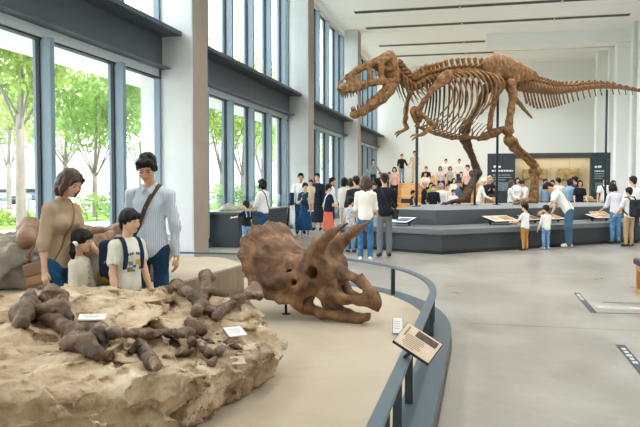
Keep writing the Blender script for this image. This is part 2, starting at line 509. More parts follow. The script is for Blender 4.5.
# columns of the window wall
CY = [3.5 + 9.7 * k for k in range(-1, 4)]
for k, y0 in enumerate(CY):
    y1 = y0 + .8
    o = Geo().box((-6.9, y0, 0), (-5.74, y1, CEIL)).build('column', M_col, bevel=.02)
    struct(o, 'square concrete column of the window wall')
    Geo().box((-5.742, y0 + .02, 0), (-5.73, y1 - .02, CEIL)).build('room_side_shade', M_warm, o)  # thin added sheet, the room side's darker, warmer shade put into its colour
M_soff = plain('#d9dcdc', .7)
def bay(n, ya, yb, mull):
    # steel channel beam between the columns
    bm_ = Geo()
    bm_.box((-6.62, ya, ZB0), (-6.4, yb, ZB1 - .06))
    bm_.box((-6.62, ya, ZB1 - .09), (-5.96, yb, ZB1))
    bm_.box((-6.62, ya, ZB0 - .03), (-6.2, yb, ZB0 + .0))
    o = bm_.build('beam', M_beam, bevel=.008); struct(o, 'dark steel beam across the window wall')
    for lev, (z0, z1) in enumerate(((.12, ZB0 - .03), (ZB1, CEIL - .25))):
        r = bpy.data.objects.new('window_%d' % (2 * n + lev + 1), None); COL.objects.link(r); r.location = (-6.5, ya, z0); struct(r, 'tall glazed bay of the window wall')
        hz = z1 - z0; ly = yb - ya
        fr = Geo().box((-.06, 0, 0), (.06, ly, .10))
        fr.box((-.06, 0, 0), (.06, .07, hz)).box((-.06, ly - .07, 0), (.06, ly, hz))
        fr.build('window_frame', M_mull, r)
        Geo().box((-.06, 0, hz - .16), (.06, ly, hz)).build('window_head', M_head, r)
        Geo().box((-.065, 0, hz - .19), (.065, ly, hz - .16)).box((-.065, 0, .10), (.065, ly, .12)).build('gasket', M_gask, r)
        ys = [ya] + list(mull) + [yb]
        for m in mull:
            gm = Geo().box((-.10, m - ya - .055, .1), (.20, m - ya + .055, hz - .16))
            mo = gm.build('mullion', M_mull, r, bevel=.006)
            Geo().box((-.03, m - ya - .085, .1), (.03, m - ya - .055, hz - .16)).box((-.03, m - ya + .055, .1), (.03, m - ya + .085, hz - .16)).build('gasket', M_gask, mo)
        for a, b in zip(ys[:-1], ys[1:]):
            Geo().box((-.008, a - ya + .02, .09), (.008, b - ya - .02, hz - .15)).build('pane', M_glass, r)
    if lev:
        Geo_ = Geo().box((-6.62, ya, CEIL - .25), (-6.38, yb, CEIL)); struct(Geo_.build('trim_%d' % (n + 1), M_wall))
    struct(Geo().box((-6.7, ya, 0), (-6.3, yb, .12)).build('trim_%d' % (n + 11), M_beam))
bay(0, CY[1] + .8, CY[2], [4.98 + .02, 7.14, 9.29, 11.45])
bay(1, CY[2] + .8, CY[3], [15.4, 17.1, 18.8, 20.5, 22.15])
bay(2, CY[3] + .8, CY[4], [25.3, 27.05, 28.8, 30.7, 31.9])
bay(3, CY[4] + .8, YB, [35.1, 36.8, 38.5, 40.3, 42.0])
bay(4, CY[0] + .8, CY[1], [-3.0, -1.0, 1.2])
bay(5, -10, CY[0], [-8.0])
# eaves canopy outside the glass
struct(Geo().box((-8.5, -8, 3.98), (-6.75, 46, 4.25)).build('trim_canopy', M_soff))

# ================================================================== outdoors
M_pave = plain('#c9c5bd', .9, var=.05, scale=1.0)
M_road = plain('#a9a9a8', .9, var=.05, scale=.6)
M_lawn = mottled('lawn', ['#55702f', '#7c9a45'], 1.5, rough=.9, bump=.6, bscale=14.0, bdist=.1)
struct(Geo().box((-16, -15, -.3), (-7.2, 70, -.05)).build('terrace_ground', M_pave))
struct(Geo().box((-21.5, -15, -.3), (-16, 90, -.03)).build('lawn_ground', M_lawn))
struct(Geo().box((-120, -40, -.4), (-21.5, 160, -.1)).build('road', M_road))
struct(Geo().box((-25.0, -15, -.11), (-24.6, 90, -.02)).build('kerb', M_pave))
def leaf_mat(name, c):
    m, nt, bs = newmat(name); nt.nodes.remove(bs)
    tc = N(nt, 'ShaderNodeTexCoord'); nz = N(nt, 'ShaderNodeTexNoise', Scale=.9, Detail=3.0)
    nt.links.new(tc.outputs['Object'], nz.inputs['Vector'])
    rp = N(nt, 'ShaderNodeValToRGB'); a = srgb(c)
    rp.color_ramp.elements[0].position = .35; rp.color_ramp.elements[1].position = .65
    rp.color_ramp.elements[0].color = (*[x * .75 for x in a], 1); rp.color_ramp.elements[1].color = (*[min(1, x * 1.25) for x in a], 1)
    nt.links.new(nz.outputs['Fac'], rp.inputs['Fac'])
    d = N(nt, 'ShaderNodeBsdfDiffuse'); t = N(nt, 'ShaderNodeBsdfTranslucent'); x = N(nt, 'ShaderNodeMixShader'); x.inputs['Fac'].default_value = .45
    nt.links.new(rp.outputs['Color'], d.inputs['Color']); nt.links.new(rp.outputs['Color'], t.inputs['Color'])
    nt.links.new(d.outputs[0], x.inputs[1]); nt.links.new(t.outputs[0], x.inputs[2])
    nt.links.new(x.outputs[0], nt.nodes['Material Output'].inputs['Surface'])
    return m
M_leafA = leaf_mat('leaf_fresh', '#9ab060'); M_leafB = leaf_mat('leaf_deep', '#86a45f')
M_bark = mottled('bark', ['#6d665c', '#8f877b'], 3.0, rough=.9, bump=.6, bscale=20.0, bdist=.03, stretch=(1, 1, .3))
def leaves(centres, radii, n, size, rng):
    cs = rng.integers(0, len(centres), n)
    c = np.asarray(centres)[cs]; r = np.asarray(radii)[cs]
    u = rng.normal(size=(n, 3)); u /= np.linalg.norm(u, axis=1, keepdims=True)
    P = c + u * (r * rng.uniform(.25, 1, n) ** .6)[:, None] * np.array([1, 1, .75])
    a = rng.normal(size=(n, 3)); a /= np.linalg.norm(a, axis=1, keepdims=True)
    b = np.cross(a, rng.normal(size=(n, 3))); b /= np.linalg.norm(b, axis=1, keepdims=True)
    s = size * rng.uniform(.6, 1.3, n)[:, None]
    V = np.stack([P - a * s, P + b * s * .55, P + a * s, P - b * s * .55], 1).reshape(-1, 3)
    Fc = (np.arange(n * 4).reshape(n, 4)).tolist()
    return V, Fc
def tree(label, base, H, crown, trunk_r, seed, leafm, nleaf=2600, lean=0.0, fork=.32, group='street trees outside', size=.15):
    rng = np.random.default_rng(seed)
    t = thing('street_tree', label, 'tree', base, group=group)
    g = Geo()
    top = V3(lean, 0, H * .78)
    fk = V3(lean * fork, 0, H * fork)
    g.tube([(0, 0, -.1), (0, 0, .12), fk * .6, fk], [trunk_r * 1.5, trunk_r * 1.05, trunk_r * .92, trunk_r * .85], 10)
    tips = []
    nb = 7
    for i in range(nb):
        a = 2 * PI * i / nb + rng.uniform(-.3, .3)
        rr = crown * rng.uniform(.45, .85); hz = H * rng.uniform(.58, .95)
        e = fk + V3(math.cos(a) * rr, math.sin(a) * rr, hz - fk[2])
        st = fk * rng.uniform(.8, 1.0)
        m = (st + e) / 2 + V3(math.cos(a), math.sin(a), 0) * rr * .12 + V3(0, 0, -.1)
        g.tube(catmull([st, m, e], 7), np.linspace(trunk_r * .3, trunk_r * .07, 7), 6)
        tips += [e, (e + m) / 2, m]
        for q in range(3):
            a2 = a + rng.uniform(-1, 1); e2 = m + (e - m) * rng.uniform(0, .8) + V3(math.cos(a2), math.sin(a2), rng.uniform(.0, .9)) * crown * .42
            st2 = m + (e - m) * rng.uniform(0, .5)
            g.tube(catmull([st2, (st2 + e2) / 2 + V3(0, 0, .08), e2], 5), np.linspace(trunk_r * .14, trunk_r * .05, 5), 5)
            tips.append(e2)
    g.tube(catmull([fk, fk + (top - fk) * .5 + V3(.1, .05, 0), top], 7), np.linspace(trunk_r * .7, trunk_r * .12, 7), 7); tips.append(top)
    g.build('trunk', M_bark, t)
    tips = np.array(tips)
    V, Fc = leaves(tips, np.full(len(tips), crown * .34), int(nleaf * 1.7), size, rng)
    o = obj('foliage', (V, Fc), leafm, t)
    o.data.polygons.foreach_set('use_smooth', [False] * len(Fc))
    return t
def shrub(label, base, rx, ry, rz_, seed, leafm, n=1500, size=.07, cat='hedge', name='hedge'):
    rng = np.random.default_rng(seed)
    t = thing(name, label, cat, base)
    cs = [V3(rng.uniform(-rx, rx), rng.uniform(-ry, ry), rng.uniform(.3, .9) * rz_) for _ in range(26)]
    V, Fc = leaves(cs, np.full(26, rz_ * .42), n, size, rng)
    V[:, 2] = np.maximum(V[:, 2], -.02)
    obj('foliage', (V, Fc), leafm, t)
    g = Geo()
    for c in cs[:8]: g.tube([(c[0] * .8, c[1] * .8, -.05), c], [.02, .008], 5)
    g.build('stem', M_bark, t)
    return t
def gpt(x, d, z=-.05): return cw((x - 320) / F * d, d, z)
tree('broad street tree with a thick grey trunk outside the leftmost pane', gpt(21, 24), 9.5, 2.7, .17, 3, M_leafA, 3200, fork=.42)
tree('slim pale street tree behind the thick trunked tree, outside the leftmost pane', gpt(9, 46), 10.0, 2.8, .16, 4, M_leafA, 2400, fork=.3)
tree('slender forked street tree seen behind the woman in beige', gpt(95, 33), 9.8, 3.2, .14, 5, M_leafB, 3400, fork=.22)
tree('leafy tree outside the pane beside the first column, behind the man', gpt(141, 52), 11.5, 3.8, .18, 6, M_leafB, 3000, fork=.25)
tree('far green tree between the two mullions, above the hedge', gpt(66, 52), 11.0, 4.2, .2, 7, M_leafA, 2600)
tree('tall tree outside the first pane after the first column', gpt(222, 42), 11.5, 2.8, .17, 8, M_leafA, 2600, fork=.2)
tree('green tree outside the second pane after the first column', gpt(243, 46), 11.0, 3.0, .2, 9, M_leafB, 2400, fork=.2)
tree('distant tree outside the third pane after the first column', gpt(263, 58), 12.0, 3.6, .2, 10, M_leafA, 2200, fork=.2)
tree('distant tree outside the last panes before the second column', gpt(282, 72), 11.5, 3.6, .2, 11, M_leafB, 2000, fork=.2)
tree('faint far tree behind the panes after the second column', gpt(325, 92), 13.0, 3.8, .2, 12, M_leafA, 1800, fork=.2)
shrub('clipped green hedge beyond the glass behind the woman in beige', gpt(105, 30, -.05), 1.4, .6, 1.15, 21, M_leafB)
shrub('low green shrub outside by the glass at the left edge', gpt(14, 26.5, -.05), 1.7, .5, .55, 22, M_leafA, 1400, .06, 'shrub', 'shrub')
shrub('small shrub outside in front of the slender forked tree', gpt(66, 31, -.05), .8, .5, .6, 23, M_leafA, 900, .06, 'shrub', 'shrub')
shrub('green bushes outside low behind the display case', gpt(240, 40, -.05), 1.6, .6, 1.6, 24, M_leafB, 1500, .09, 'shrub', 'shrub')
M_bld = plain('#cfcdc8', .85, var=.03, scale=.3); M_bwin = plain('#9fb0bb', .3, var=.1)
def building(label, p, wd, dp, h, storeys, nb):
    t = thing('city_building', label, 'building', p, YAW)
    Geo().box((-wd / 2, 0, 0), (wd / 2, dp, h)).box((-wd / 2 - .2, -.2, h), (wd / 2 + .2, dp, h + .5)).build('wall', M_bld, t)
    for s in range(storeys):
        z = 1.0 + s * (h - 1) / storeys
        for i in range(nb):
            x = -wd / 2 + wd * (i + .5) / nb
            wn = Geo().box((x - wd / nb * .32, -.10, z), (x + wd / nb * .32, .02, z + (h / storeys) * .55)).build('window', plain('#b9bdbf', .5), t)
            Geo().box((x - wd / nb * .27, -.13, z + .12), (x + wd / nb * .27, -.09, z + (h / storeys) * .55 - .12)).build('pane', M_bwin, wn)
building('pale city building across the street, outside the leftmost pane', gpt(-20, 74, -.1), 22, 10, 7.5, 2, 7)
building('low pale building across the street behind the woman in beige', gpt(90, 104, -.1), 18, 10, 7.0, 2, 6)
building('pale apartment block far outside between the first two columns', gpt(268, 112, -.1), 26, 10, 17, 5, 6)
def car(label, p, col, rz):
    t = thing('car', label, 'car', p, rz)
    s = SDF(); s.box((0, 0, .55), (2.1, .82, .30), rd=.2); s.box((-.1, 0, 1.02), (1.15, .72, .34), rd=.25, k=.15)
    for x in (-1.3, 1.3):
        for y in (-.8, .8): s.ell((x, y, .33), (.38, .2, .38), sub=True)
    obj('car_body', s.mesh(.07), plain(col, .3, .1), t)
    Geo().box((-1.08, -.73, .98), (.9, -.70, 1.25)).box((-1.08, .70, .98), (.9, .73, 1.25)).build('window', plain('#2b3238', .2), t)
    for x in (-1.3, 1.3):
        for y in (-.72, .72):
            Geo().tube([(x, y - .1, .33), (x, y + .1, .33)], .33, 14).build('wheel', M_black, t)
car('parked grey car across the street, at the left edge of the window view', gpt(3, 57, -.1), '#8b949c', YAW)
car('parked dark blue car across the street, right of the grey car', gpt(33, 60, -.1), '#55636f', YAW)
t = thing('street_railing', 'low metal street railing outside along the lawn', 'railing', (-21.8, 0, -.05))
gr = Geo()
for z in (.45, .9): gr.box((-.02, 14, z - .02), (.02, 60, z + .02))
gr.build('rail', plain('#8d9499', .5, .3), t)
for k in range(24): Geo().box((-.025, 14 + k * 2 - .025, 0), (.025, 14 + k * 2 + .025, .93)).build('post', plain('#8d9499', .5, .3), t)
# ================================================================== the big plinth (its long side runs along PS, its depth along PT)
PS = RIGHT * .857 + FWH * .515
PT = -RIGHT * .515 + FWH * .857
P0 = cw(2.75, 16.4)
def pl(s, t, z=0.0): return P0 + PS * s + PT * t + UPZ * z
ZT = .89; ZS = .54
M_plin = plain('#6d7072', .5, var=.05, scale=1.5)
M_plin2 = plain('#55585a', .5, var=.06, scale=1.5)
M_pbase = plain('#3c3f42', .5, var=.08, scale=1.5)
tier = [(0, 0), (7.9, 0), (9.75, 1.7), (9.75, 2.9), (8.0, 3.6), (2.4, 3.8), (-.35, 1.05)]
def offs(poly, d):
    n = len(poly); out = []
    for i in range(n):
        a, b, c = np.array(poly[i - 1], float), np.array(poly[i], float), np.array(poly[(i + 1) % n], float)
        n1 = unit(V3(b[1] - a[1], a[0] - b[0], 0))[:2]; n2 = unit(V3(c[1] - b[1], b[0] - c[0], 0))[:2]
        m = n1 + n2; m /= np.linalg.norm(m)
        out.append(tuple(b + m * d / (m @ n1)))
    return out
def plpoly(poly): return [tuple(pl(a, b)[:2]) for a, b in poly]
t = thing('display_plinth', 'large dark grey two tier plinth under the mounted skeleton, with a bench height ledge', 'plinth')
Geo().prism(plpoly(offs(tier, 1.27)), 0, .42).build('plinth_base', M_pbase, t)
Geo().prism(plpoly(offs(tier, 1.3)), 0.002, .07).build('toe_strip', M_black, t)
Geo().prism(plpoly(offs(tier, 1.34)), .42, ZS).build('ledge', M_plin, t, bevel=.012)
Geo().prism(plpoly(tier), ZS, ZT).build('upper_tier', M_plin2, t, bevel=.01)
Geo().prism(plpoly(offs(tier, .004)), ZT, ZT + .012).build('deck', plain('#8b8c8b', .6, var=.04, scale=1.0), t)
ZT += .012
# ---- reading panels lying on the ledge
M_parch = plain('#d9cbb0', .6, var=.05, scale=4.0); M_ink = plain('#6a5a48', .7)
def reading_panel(label, c, rz, wd=.62, dp=.42, tilt=.24, col='#d9cbb0', pic='#9c7f5c', base=.05):
    c = np.asarray(c, float) + UPZ * .003
    t = thing('reading_panel', label, 'information panel', c, rz, 'reading panels on the plinth ledge')
    R = rotx(tilt)
    hh = base + math.sin(tilt) * dp / 2
    c0 = V3(0, 0, hh + .02)
    Geo().obox(c0, (wd / 2, dp / 2, .012), R).build('board', M_black, t)
    Geo().obox(c0 + R @ V3(0, 0, .013), (wd / 2 - .012, dp / 2 - .012, .003), R).build('printed_sheet', plain(col, .6, var=.03), t)
    g = Geo(); g.obox(c0 + R @ V3(wd * .2, 0, .0165), (wd * .22, dp * .3, .0012), R); g.build('picture', plain(pic, .7, var=.3, scale=14.0), t)
    g = Geo()
    for i in range(6): g.obox(c0 + R @ V3(-wd * .27, dp * (.3 - i * .1), .0165), (wd * (.16 - .03 * (i % 3)), dp * .018, .001), R)
    g.build('text_lines', M_ink, t)
    g = Geo().box((-wd / 2 + .05, -.02, 0), (-wd / 2 + .09, .02, hh)).box((wd / 2 - .09, -.02, 0), (wd / 2 - .05, .02, hh)); g.build('bracket', M_black, t)
AF = math.atan2(PS[1], PS[0])
def led(s, t): return pl(s, t, ZS)
reading_panel('pale information panel on the plinth ledge, right beside the man in the dark jacket', led(-.78, .42), AF - math.radians(72), .75, .45, col='#dfe3e2', pic='#5b6f7a')
def s_at(x, t=-.5):
    """position along the front ledge where the picture column x falls"""
    a = (x - 320) / F; q = P0 + PT * t
    lat0, d0 = q @ RIGHT, q @ FWH
    return (a * d0 - lat0) / (.857 - a * .515)
reading_panel('tan information panel on the front ledge, left of the boy in tan trousers', led(s_at(501), -.5), AF, .85, .5)
reading_panel('brown illustrated panel on the front ledge, between the boy and the child in light denim', led(s_at(530), -.5), AF, .55, .45, col='#b08f6a', pic='#6b4f3a')
reading_panel('small tan panel on the front ledge under the bending adult', led(s_at(552.5), -.5), AF, .6, .45, col='#c9b091')
reading_panel('flatter tan panel at the front of the ledge, left of the woman in light jeans', led(s_at(594), -.68), AF, .75, .4, col='#d9c7a8')
reading_panel('steeper tan panel against the tier wall, left of the woman in light jeans', led(s_at(600, -.25), -.25), AF, .7, .3, .5, col='#cdb691')

# ================================================================== dark exhibition wall with lit niche
YE = 30.0
t = thing('exhibition_wall', 'free standing charcoal exhibition wall with a lit sand coloured niche', 'exhibition wall', (0, YE, 0))
M_char = plain('#34393d', .6, var=.05, scale=1.0)
x0, x1, n0, n1, ht, nb_, nt_ = .27, 5.12, 1.40, 4.40, 2.82, .95, 2.62
Geo().box((x0, 0, 0), (n0, .5, ht)).build('left_panel', M_char, t)
Geo().box((n1, 0, 0), (x1, .5, ht)).build('right_panel', plain('#273a3c', .6, var=.05), t)
Geo().box((n0, 0, nt_), (n1, .5, ht)).build('header', plain('#3b3e3f', .6), t)
Geo().box((n0, 0, 0), (n1, .5, nb_)).build('counter', M_char, t)
Geo().box((n0, .9, nb_), (n1, .96, nt_)).box((n0 - .05, .5, nb_), (n0, .96, nt_)).box((n1, .5, nb_), (n1 + .05, .96, nt_)).box((n0 - .05, .5, nt_), (n1 + .05, .96, nt_ + .05)).box((n0 - .05, .5, nb_ - .05), (n1 + .05, .96, nb_)).build('niche_lining', plain('#d3c4a6', .7, var=.04, scale=1.0), t)
g = Geo()
for x in (n0 + .75, n0 + 1.5, n0 + 2.25): g.box((x - .006, .886, nb_), (x + .006, .90, nt_))
g.build('niche_joint', plain('#b9a27c', .7), t)
M_white = plain('#e8eaea', .6, var=.02)
def textlines(par, xa, zs, widths, hgt, mat=M_white):
    g = Geo(); rng = np.random.default_rng(int(xa * 100))
    for z, wd_ in zip(zs, widths):
        x = xa
        while x < xa + wd_:
            l = min(rng.uniform(.6, 1.6) * hgt, xa + wd_ - x)
            g.box((x, -.006, z), (x + max(l, .02), 0, z + hgt * rng.uniform(.75, 1.0))); x += l + hgt * .35
    return g.build('lettering', mat, par)
textlines(t, .52, (2.22,), (.33,), .11)
textlines(t, .45, (2.06,), (.86,), .075)
textlines(t, .50, (1.90, 1.80, 1.70), (.7, .75, .5), .035, plain('#a9b0b3', .6))
textlines(t, 4.52, (2.2,), (.28,), .09)
textlines(t, 4.52, (2.04,), (.42,), .05)
textlines(t, 4.52, (1.94, 1.85, 1.76), (.36, .4, .3), .03, plain('#a9b0b3', .6))
Geo().box((.55, -.012, 1.25), (1.1, 0, 1.62)).build('photo_print', plain('#6f7c84', .6, var=.4, scale=9.0), t)
Geo().box((4.55, -.012, 1.2), (4.95, 0, 1.6)).build('photo_print', plain('#60706e', .6, var=.4, scale=9.0), t)
M_slab = mottled('fossil_slab_stone', ['#8f744b', '#c3a674', '#d8c093'], 4.0, bump=.5, bscale=16.0)
for lab, xa, xb, za, zb, sd in (('brown fossil slab mounted in the niche behind the right foot of the skeleton', 1.75, 2.75, 1.75, 2.2, 3), ('brown rectangular fossil slab mounted at the right of the niche', 3.15, 4.05, 1.68, 2.22, 4)):
    s = SDF().box(((xa + xb) / 2, YE + .84, (za + zb) / 2), ((xb - xa) / 2, .05, (zb - za) / 2), rd=.03)
    o = obj('fossil_slab', s.mesh(.03, noise=(.04, lambda P, sd=sd: .03 * fbm(P, 5.0, sd))), M_slab); tag(o, lab, 'fossil', 'fossil slabs in the niche')
# lamps inside the niche
for k in range(3):
    l = bpy.data.lights.new('niche_lamp', 'AREA'); l.shape = 'RECTANGLE'; l.size = .9; l.size_y = .08; l.energy = NICHE; l.color = (1, .93, .82)
    lo = bpy.data.objects.new('niche_lamp', l); COL.objects.link(lo); lo.location = (n0 + .5 + k * 1.0, YE + .55, nt_ - .02); lo.rotation_euler = (math.radians(18), 0, 0)
# table of specimens in front of the niche
t = thing('specimen_table', 'low sand topped specimen table in front of the lit niche', 'table', (3.0, 29.0, 0))
Geo().box((-1.5, -.25, .86), (1.5, .25, .92)).build('tabletop', plain('#d6b88c', .6), t)
Geo().box((-1.45, -.22, 0), (1.45, .22, .86)).build('cabinet', M_char, t)
rng = np.random.default_rng(5)
for k in range(6):
    s = SDF().ell((0, 0, .05), (.13 + .05 * rng.random(), .09, .07)); 
    o = obj('rock_specimen', s.mesh(.03, noise=(.05, lambda P, k=k: .03 * fbm(P, 9.0, k))), M_slab, loc=(3.0 - 1.2 + k * .48, 28.98, .925)); tag(o, 'small tan rock specimen on the table in front of the niche', 'rock', 'rock specimens on the low table')

# ================================================================== timber stepped seating at the back
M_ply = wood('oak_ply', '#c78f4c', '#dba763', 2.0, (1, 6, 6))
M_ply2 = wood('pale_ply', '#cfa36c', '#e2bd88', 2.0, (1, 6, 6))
BX0 = cw((378 - 320) / F * 33, 33)
t = thing('tiered_seating', 'golden timber stepped seating against the back wall', 'seating', (0, 0, 0))
XS0, XS1 = -5.68, 0.2
STEPS = [(30.4, .30), (32.4, .62), (34.4, .95), (36.4, 1.28), (38.4, 1.6)]
for k, (yy, zz) in enumerate(STEPS):
    xx0 = XS0
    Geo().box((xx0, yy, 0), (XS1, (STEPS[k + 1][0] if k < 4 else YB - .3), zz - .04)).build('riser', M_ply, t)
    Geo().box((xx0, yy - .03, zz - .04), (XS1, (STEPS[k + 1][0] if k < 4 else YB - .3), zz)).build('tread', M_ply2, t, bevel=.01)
def stepz(Y):
    z = 0.0
    for yy, zz in STEPS:
        if Y >= yy: z = zz
    return z
# play / back-rest boxes of pale wood standing on the steps
def arch_box(name, label, X, Y, wd, dp, h, base_dark=True):
    z = stepz(Y); t = thing(name, label, 'wooden block', (X, Y, z + .003))
    b = .22 if base_dark else 0
    if base_dark: Geo().box((-wd * .5, -dp / 2, 0), (wd * .42, dp / 2, b)).build('dark_base', M_dark, t)
    n = 10; poly = []
    pr = [(-wd / 2, b), (wd / 2, b), (wd / 2, b + (h - b) * .55)] + [(wd / 2 * math.cos(a), b + (h - b) * .55 + (h - b) * .45 * math.sin(a)) for a in np.linspace(0.15, PI - .15, n)] + [(-wd / 2, b + (h - b) * .55)]
    m = len(pr)
    P = [(x, -dp / 2, zz) for x, zz in pr] + [(x, dp / 2, zz) for x, zz in pr]
    fs = [tuple(range(m)), tuple(range(m, 2 * m))[::-1]] + [(i, m + i, m + (i + 1) % m, (i + 1) % m) for i in range(m)]
    Geo().add(P, fs, False).build('block', M_ply2, t, bevel=.02)
q = pd(409.5, 190, 33.2); arch_box('wooden_backrest', 'pale rounded wooden block with a dark base on the steps, below the man in black', q[0], q[1], .75, .5, 1.0)
q = pd(433, 190, 35.0); arch_box('wooden_backrest', 'narrow rounded upright wooden board on the steps, right of the support rod', q[0], q[1], .3, .2, 1.05, False)
q = pd(450, 190, 31.2); arch_box('wooden_backrest', 'low golden wooden block in front of the steps, under the seated visitors', q[0], q[1] , .9, .4, .62, False)
t = thing('stair_handrail', 'thin handrail rising along the steps by the window wall', 'handrail')
g = Geo(); A = V3(XS0 + .06, 29.4, 1.05); B = V3(XS0 + .06, 34.9, 2.25); g.tube([A, B], .03, 8); g.build('rail', M_mull, t)
for f in (0.02, .34, .66, .98):
    p = A + (B - A) * f; Geo().tube([(p[0], p[1], stepz(p[1]) + .004), p], .02, 8).build('post', M_mull, t)

# ================================================================== vitrine by the window wall
q0 = cw((241 - 320) / F * 16.3, 16.3)
t = thing('display_case', 'dark display case with a glass cover beside the first column', 'display case', (-5.62, 15.6, 0))
Geo().box((-.95, 0, 0.0), (.0, 4.2, .78)).build('case_base', plain('#3a4147', .5, var=.06), t, bevel=.01)
Geo().box((-.97, -.03, .78), (.03, 4.23, .84)).build('case_top', plain('#4a5258', .5), t, bevel=.01)
Geo().box((-.9, .05, .84), (-.03, 4.15, .852)).build('case_bed', plain('#cfc5b2', .8), t)
g = Geo()
for a, b in (((-.92, .02, .84), (-.905, 4.18, 1.22)), ((-.03, .02, .84), (-.015, 4.18, 1.22)), ((-.92, .02, .84), (-.015, .035, 1.22)), ((-.92, 4.165, .84), (-.015, 4.18, 1.22))): g.box(a, b)
g.build('glass_cover', glass_mat('case_glass', (.95, .98, .98), .07), t)
M_rockL = mottled('pale_limestone', ['#8d8271', '#b8ab97', '#cfc4b2'], 5.0, bump=.6, bscale=14.0)
for k, (yy, ln) in enumerate(((.55, .5), (1.35, .42), (2.3, .5), (3.3, .4))):
    s = SDF().ell((0, 0, .03), (.25, ln * .7, .13)); s.cut((0, 0, -1), 0)
    V, Q = s.mesh(.03, noise=(.06, lambda P, k=k: .05 * fbm(P, 6.0, k + 40))); V[:, 2] = np.maximum(V[:, 2], 0)
    o = obj('rock_specimen', (V, Q), M_rockL, loc=(-5.62 - .45, 15.6 + yy, .855))
    tag(o, 'pale rock under the glass of the case, ' + ('nearest the first column' if k == 0 else 'second from the first column' if k == 1 else 'third from the first column' if k == 2 else 'farthest from the first column'), 'rock', 'rocks in the display case')

# ================================================================== bench at the right edge
bq = pz(641, 293, 0)
t = thing('bench', 'oak bench with a dark cushioned top, cut by the right edge of the floor view', 'bench', bq, 0)
M_oak = wood('oak_frame', '#a8743c', '#c08a4c', 3.0, (6, 6, 1))
for sx in (0, 1.5):
    Geo().box((sx - .03, -.2, 0), (sx + .05, -.12, .38)).box((sx - .03, .12, 0), (sx + .05, .2, .38)).box((sx - .03, -.12, .30), (sx + .05, .12, .38)).box((sx - .03, -.12, .0), (sx + .05, .12, .04)).build('leg_frame', M_oak, t)
Geo().box((-.06, -.24, .38), (1.6, .24, .46)).build('seat_pad', M_dark, t, bevel=.015)
Geo().box((0.05, -.18, .32), (1.5, .18, .38)).build('seat_rail', M_oak, t)

# ================================================================== floor markings
M_tape = plain('#4b4f54', .7, var=.08); M_wtape = plain('#c9c6bf', .7)
def strip(g, a, b, w, z=.003):
    a, b = np.asarray(a, float), np.asarray(b, float); t_ = unit(b - a); n = V3(-t_[1], t_[0], 0) * w / 2
    P = [a - n, b - n, b + n, a + n]; g.add([(p[0], p[1], z) for p in P] , [(0, 1, 2, 3)], False)
def floor_sign(label, a, b, wd, seed):
    t = thing('floor_marking', label, 'floor marking', (0, 0, 0))
    g = Geo(); A, B = pz(*a, 0), pz(*b, 0); strip(g, A, B, wd); g.build('tape', M_tape, t)
    g = Geo(); rng = np.random.default_rng(seed)
    for k in range(5):
        f = .08 + .07 * k; p = A + (B - A) * f; q = A + (B - A) * (f + .045); strip(g, p, q, wd * rng.uniform(.35, .6), .005)
    g.build('lettering', M_wtape, t)
    return t
t = floor_sign('dark floor tape with pale lettering, the upper one, joined to a thin outlined box', (576.5, 293), (594, 313), .075, 1)
g = Geo()
def thin(a, b): strip(g, pz(*a, 0), pz(*b, 0), .035)
thin((594, 313), (660, 314.5)); thin((602, 302.5), (660, 304))
g.build('outline', M_tape, t)
g = Geo(); c = pz(619, 308, 0)
n = 20; ang = np.linspace(0, 2 * PI, n, endpoint=False)
ring = [(c[0] + .28 * math.cos(a), c[1] + .11 * math.sin(a), .004) for a in ang]; ring2 = [(c[0] + .18 * math.cos(a), c[1] + .06 * math.sin(a), .004) for a in ang]
g.add(ring + ring2, [(i, (i + 1) % n, n + (i + 1) % n, n + i) for i in range(n)], False)
g.box((c[0] - .12, c[1] - .02, .003), (c[0] + .16, c[1] + .02, .005)); g.build('symbol', M_wtape, t)
floor_sign('dark floor tape with pale lettering, the lower one at the right edge of the floor', (620, 345), (668, 402), .085, 2)
# ================================================================== low platform, kerb and guard rail
ZP = .15
def railcurve(off=0.0, n=26):
    """plan line of the rail, shifted outward by off"""
    pts = [(-.42 + off, y) for y in np.linspace(-1.0, 6.3, 9)]
    for a in np.linspace(0, PI / 2, n)[1:]:
        pts.append((-2.95 + (2.53 + off) * math.cos(a), 6.3 + (3.25 + off) * math.sin(a)))
    pts += [(x, 9.55 + off) for x in np.linspace(-3.3, -5.6, 5)]
    return pts
M_kerb = plain('#4e585f', .45, var=.05, scale=3.0); M_rail = plain('#59656d', .4, .1, var=.05, scale=4.0); M_post = plain('#32383d', .5)
M_sand = mottled('sand_coloured_deck', ['#b09f88', '#c0b09a'], 1.2, rough=.8, bump=.08, bscale=40.0, bdist=.004)
inn, out = railcurve(-.05), railcurve(.17)
t = thing('display_platform', 'low sand coloured display platform with a grey curved kerb', 'platform')
poly = [(-1.78, -1.0)] + inn + [(-5.6, 9.3), (-3.0, 8.6), (-2.85, 6.6), (-2.4, 5.6), (-1.9, 4.9)]
poly = [(-5.6, 8.9) if p == (-5.6, 9.3) else p for p in poly]
_b0, _b1 = (pz(*q, .5)[:2] + np.array([.012, -.006]) for q in ((153, 289.5), (244, 263.5)))
P_plat = [(-2.2, -1.0)] + inn + [(-5.6, 9.2), (-5.6, 8.97), (-3.48, 8.97), tuple(_b1), (-2.45, 6.6), (-2.3, 5.2)]
Geo().prism(P_plat, 0, ZP).build('deck', M_sand, t)
n = len(inn)
Vk = [(a[0], a[1], ZP + .004) for a in inn] + [(b[0], b[1], ZP + .004) for b in out] + [(b[0], b[1], 0) for b in out] + [(a[0], a[1], 0) for a in inn]
fk = []
for i in range(n - 1):
    for r in range(4):
        fk.append((r * n + i, r * n + i + 1, ((r + 1) % 4) * n + i + 1, ((r + 1) % 4) * n + i)[::-1])
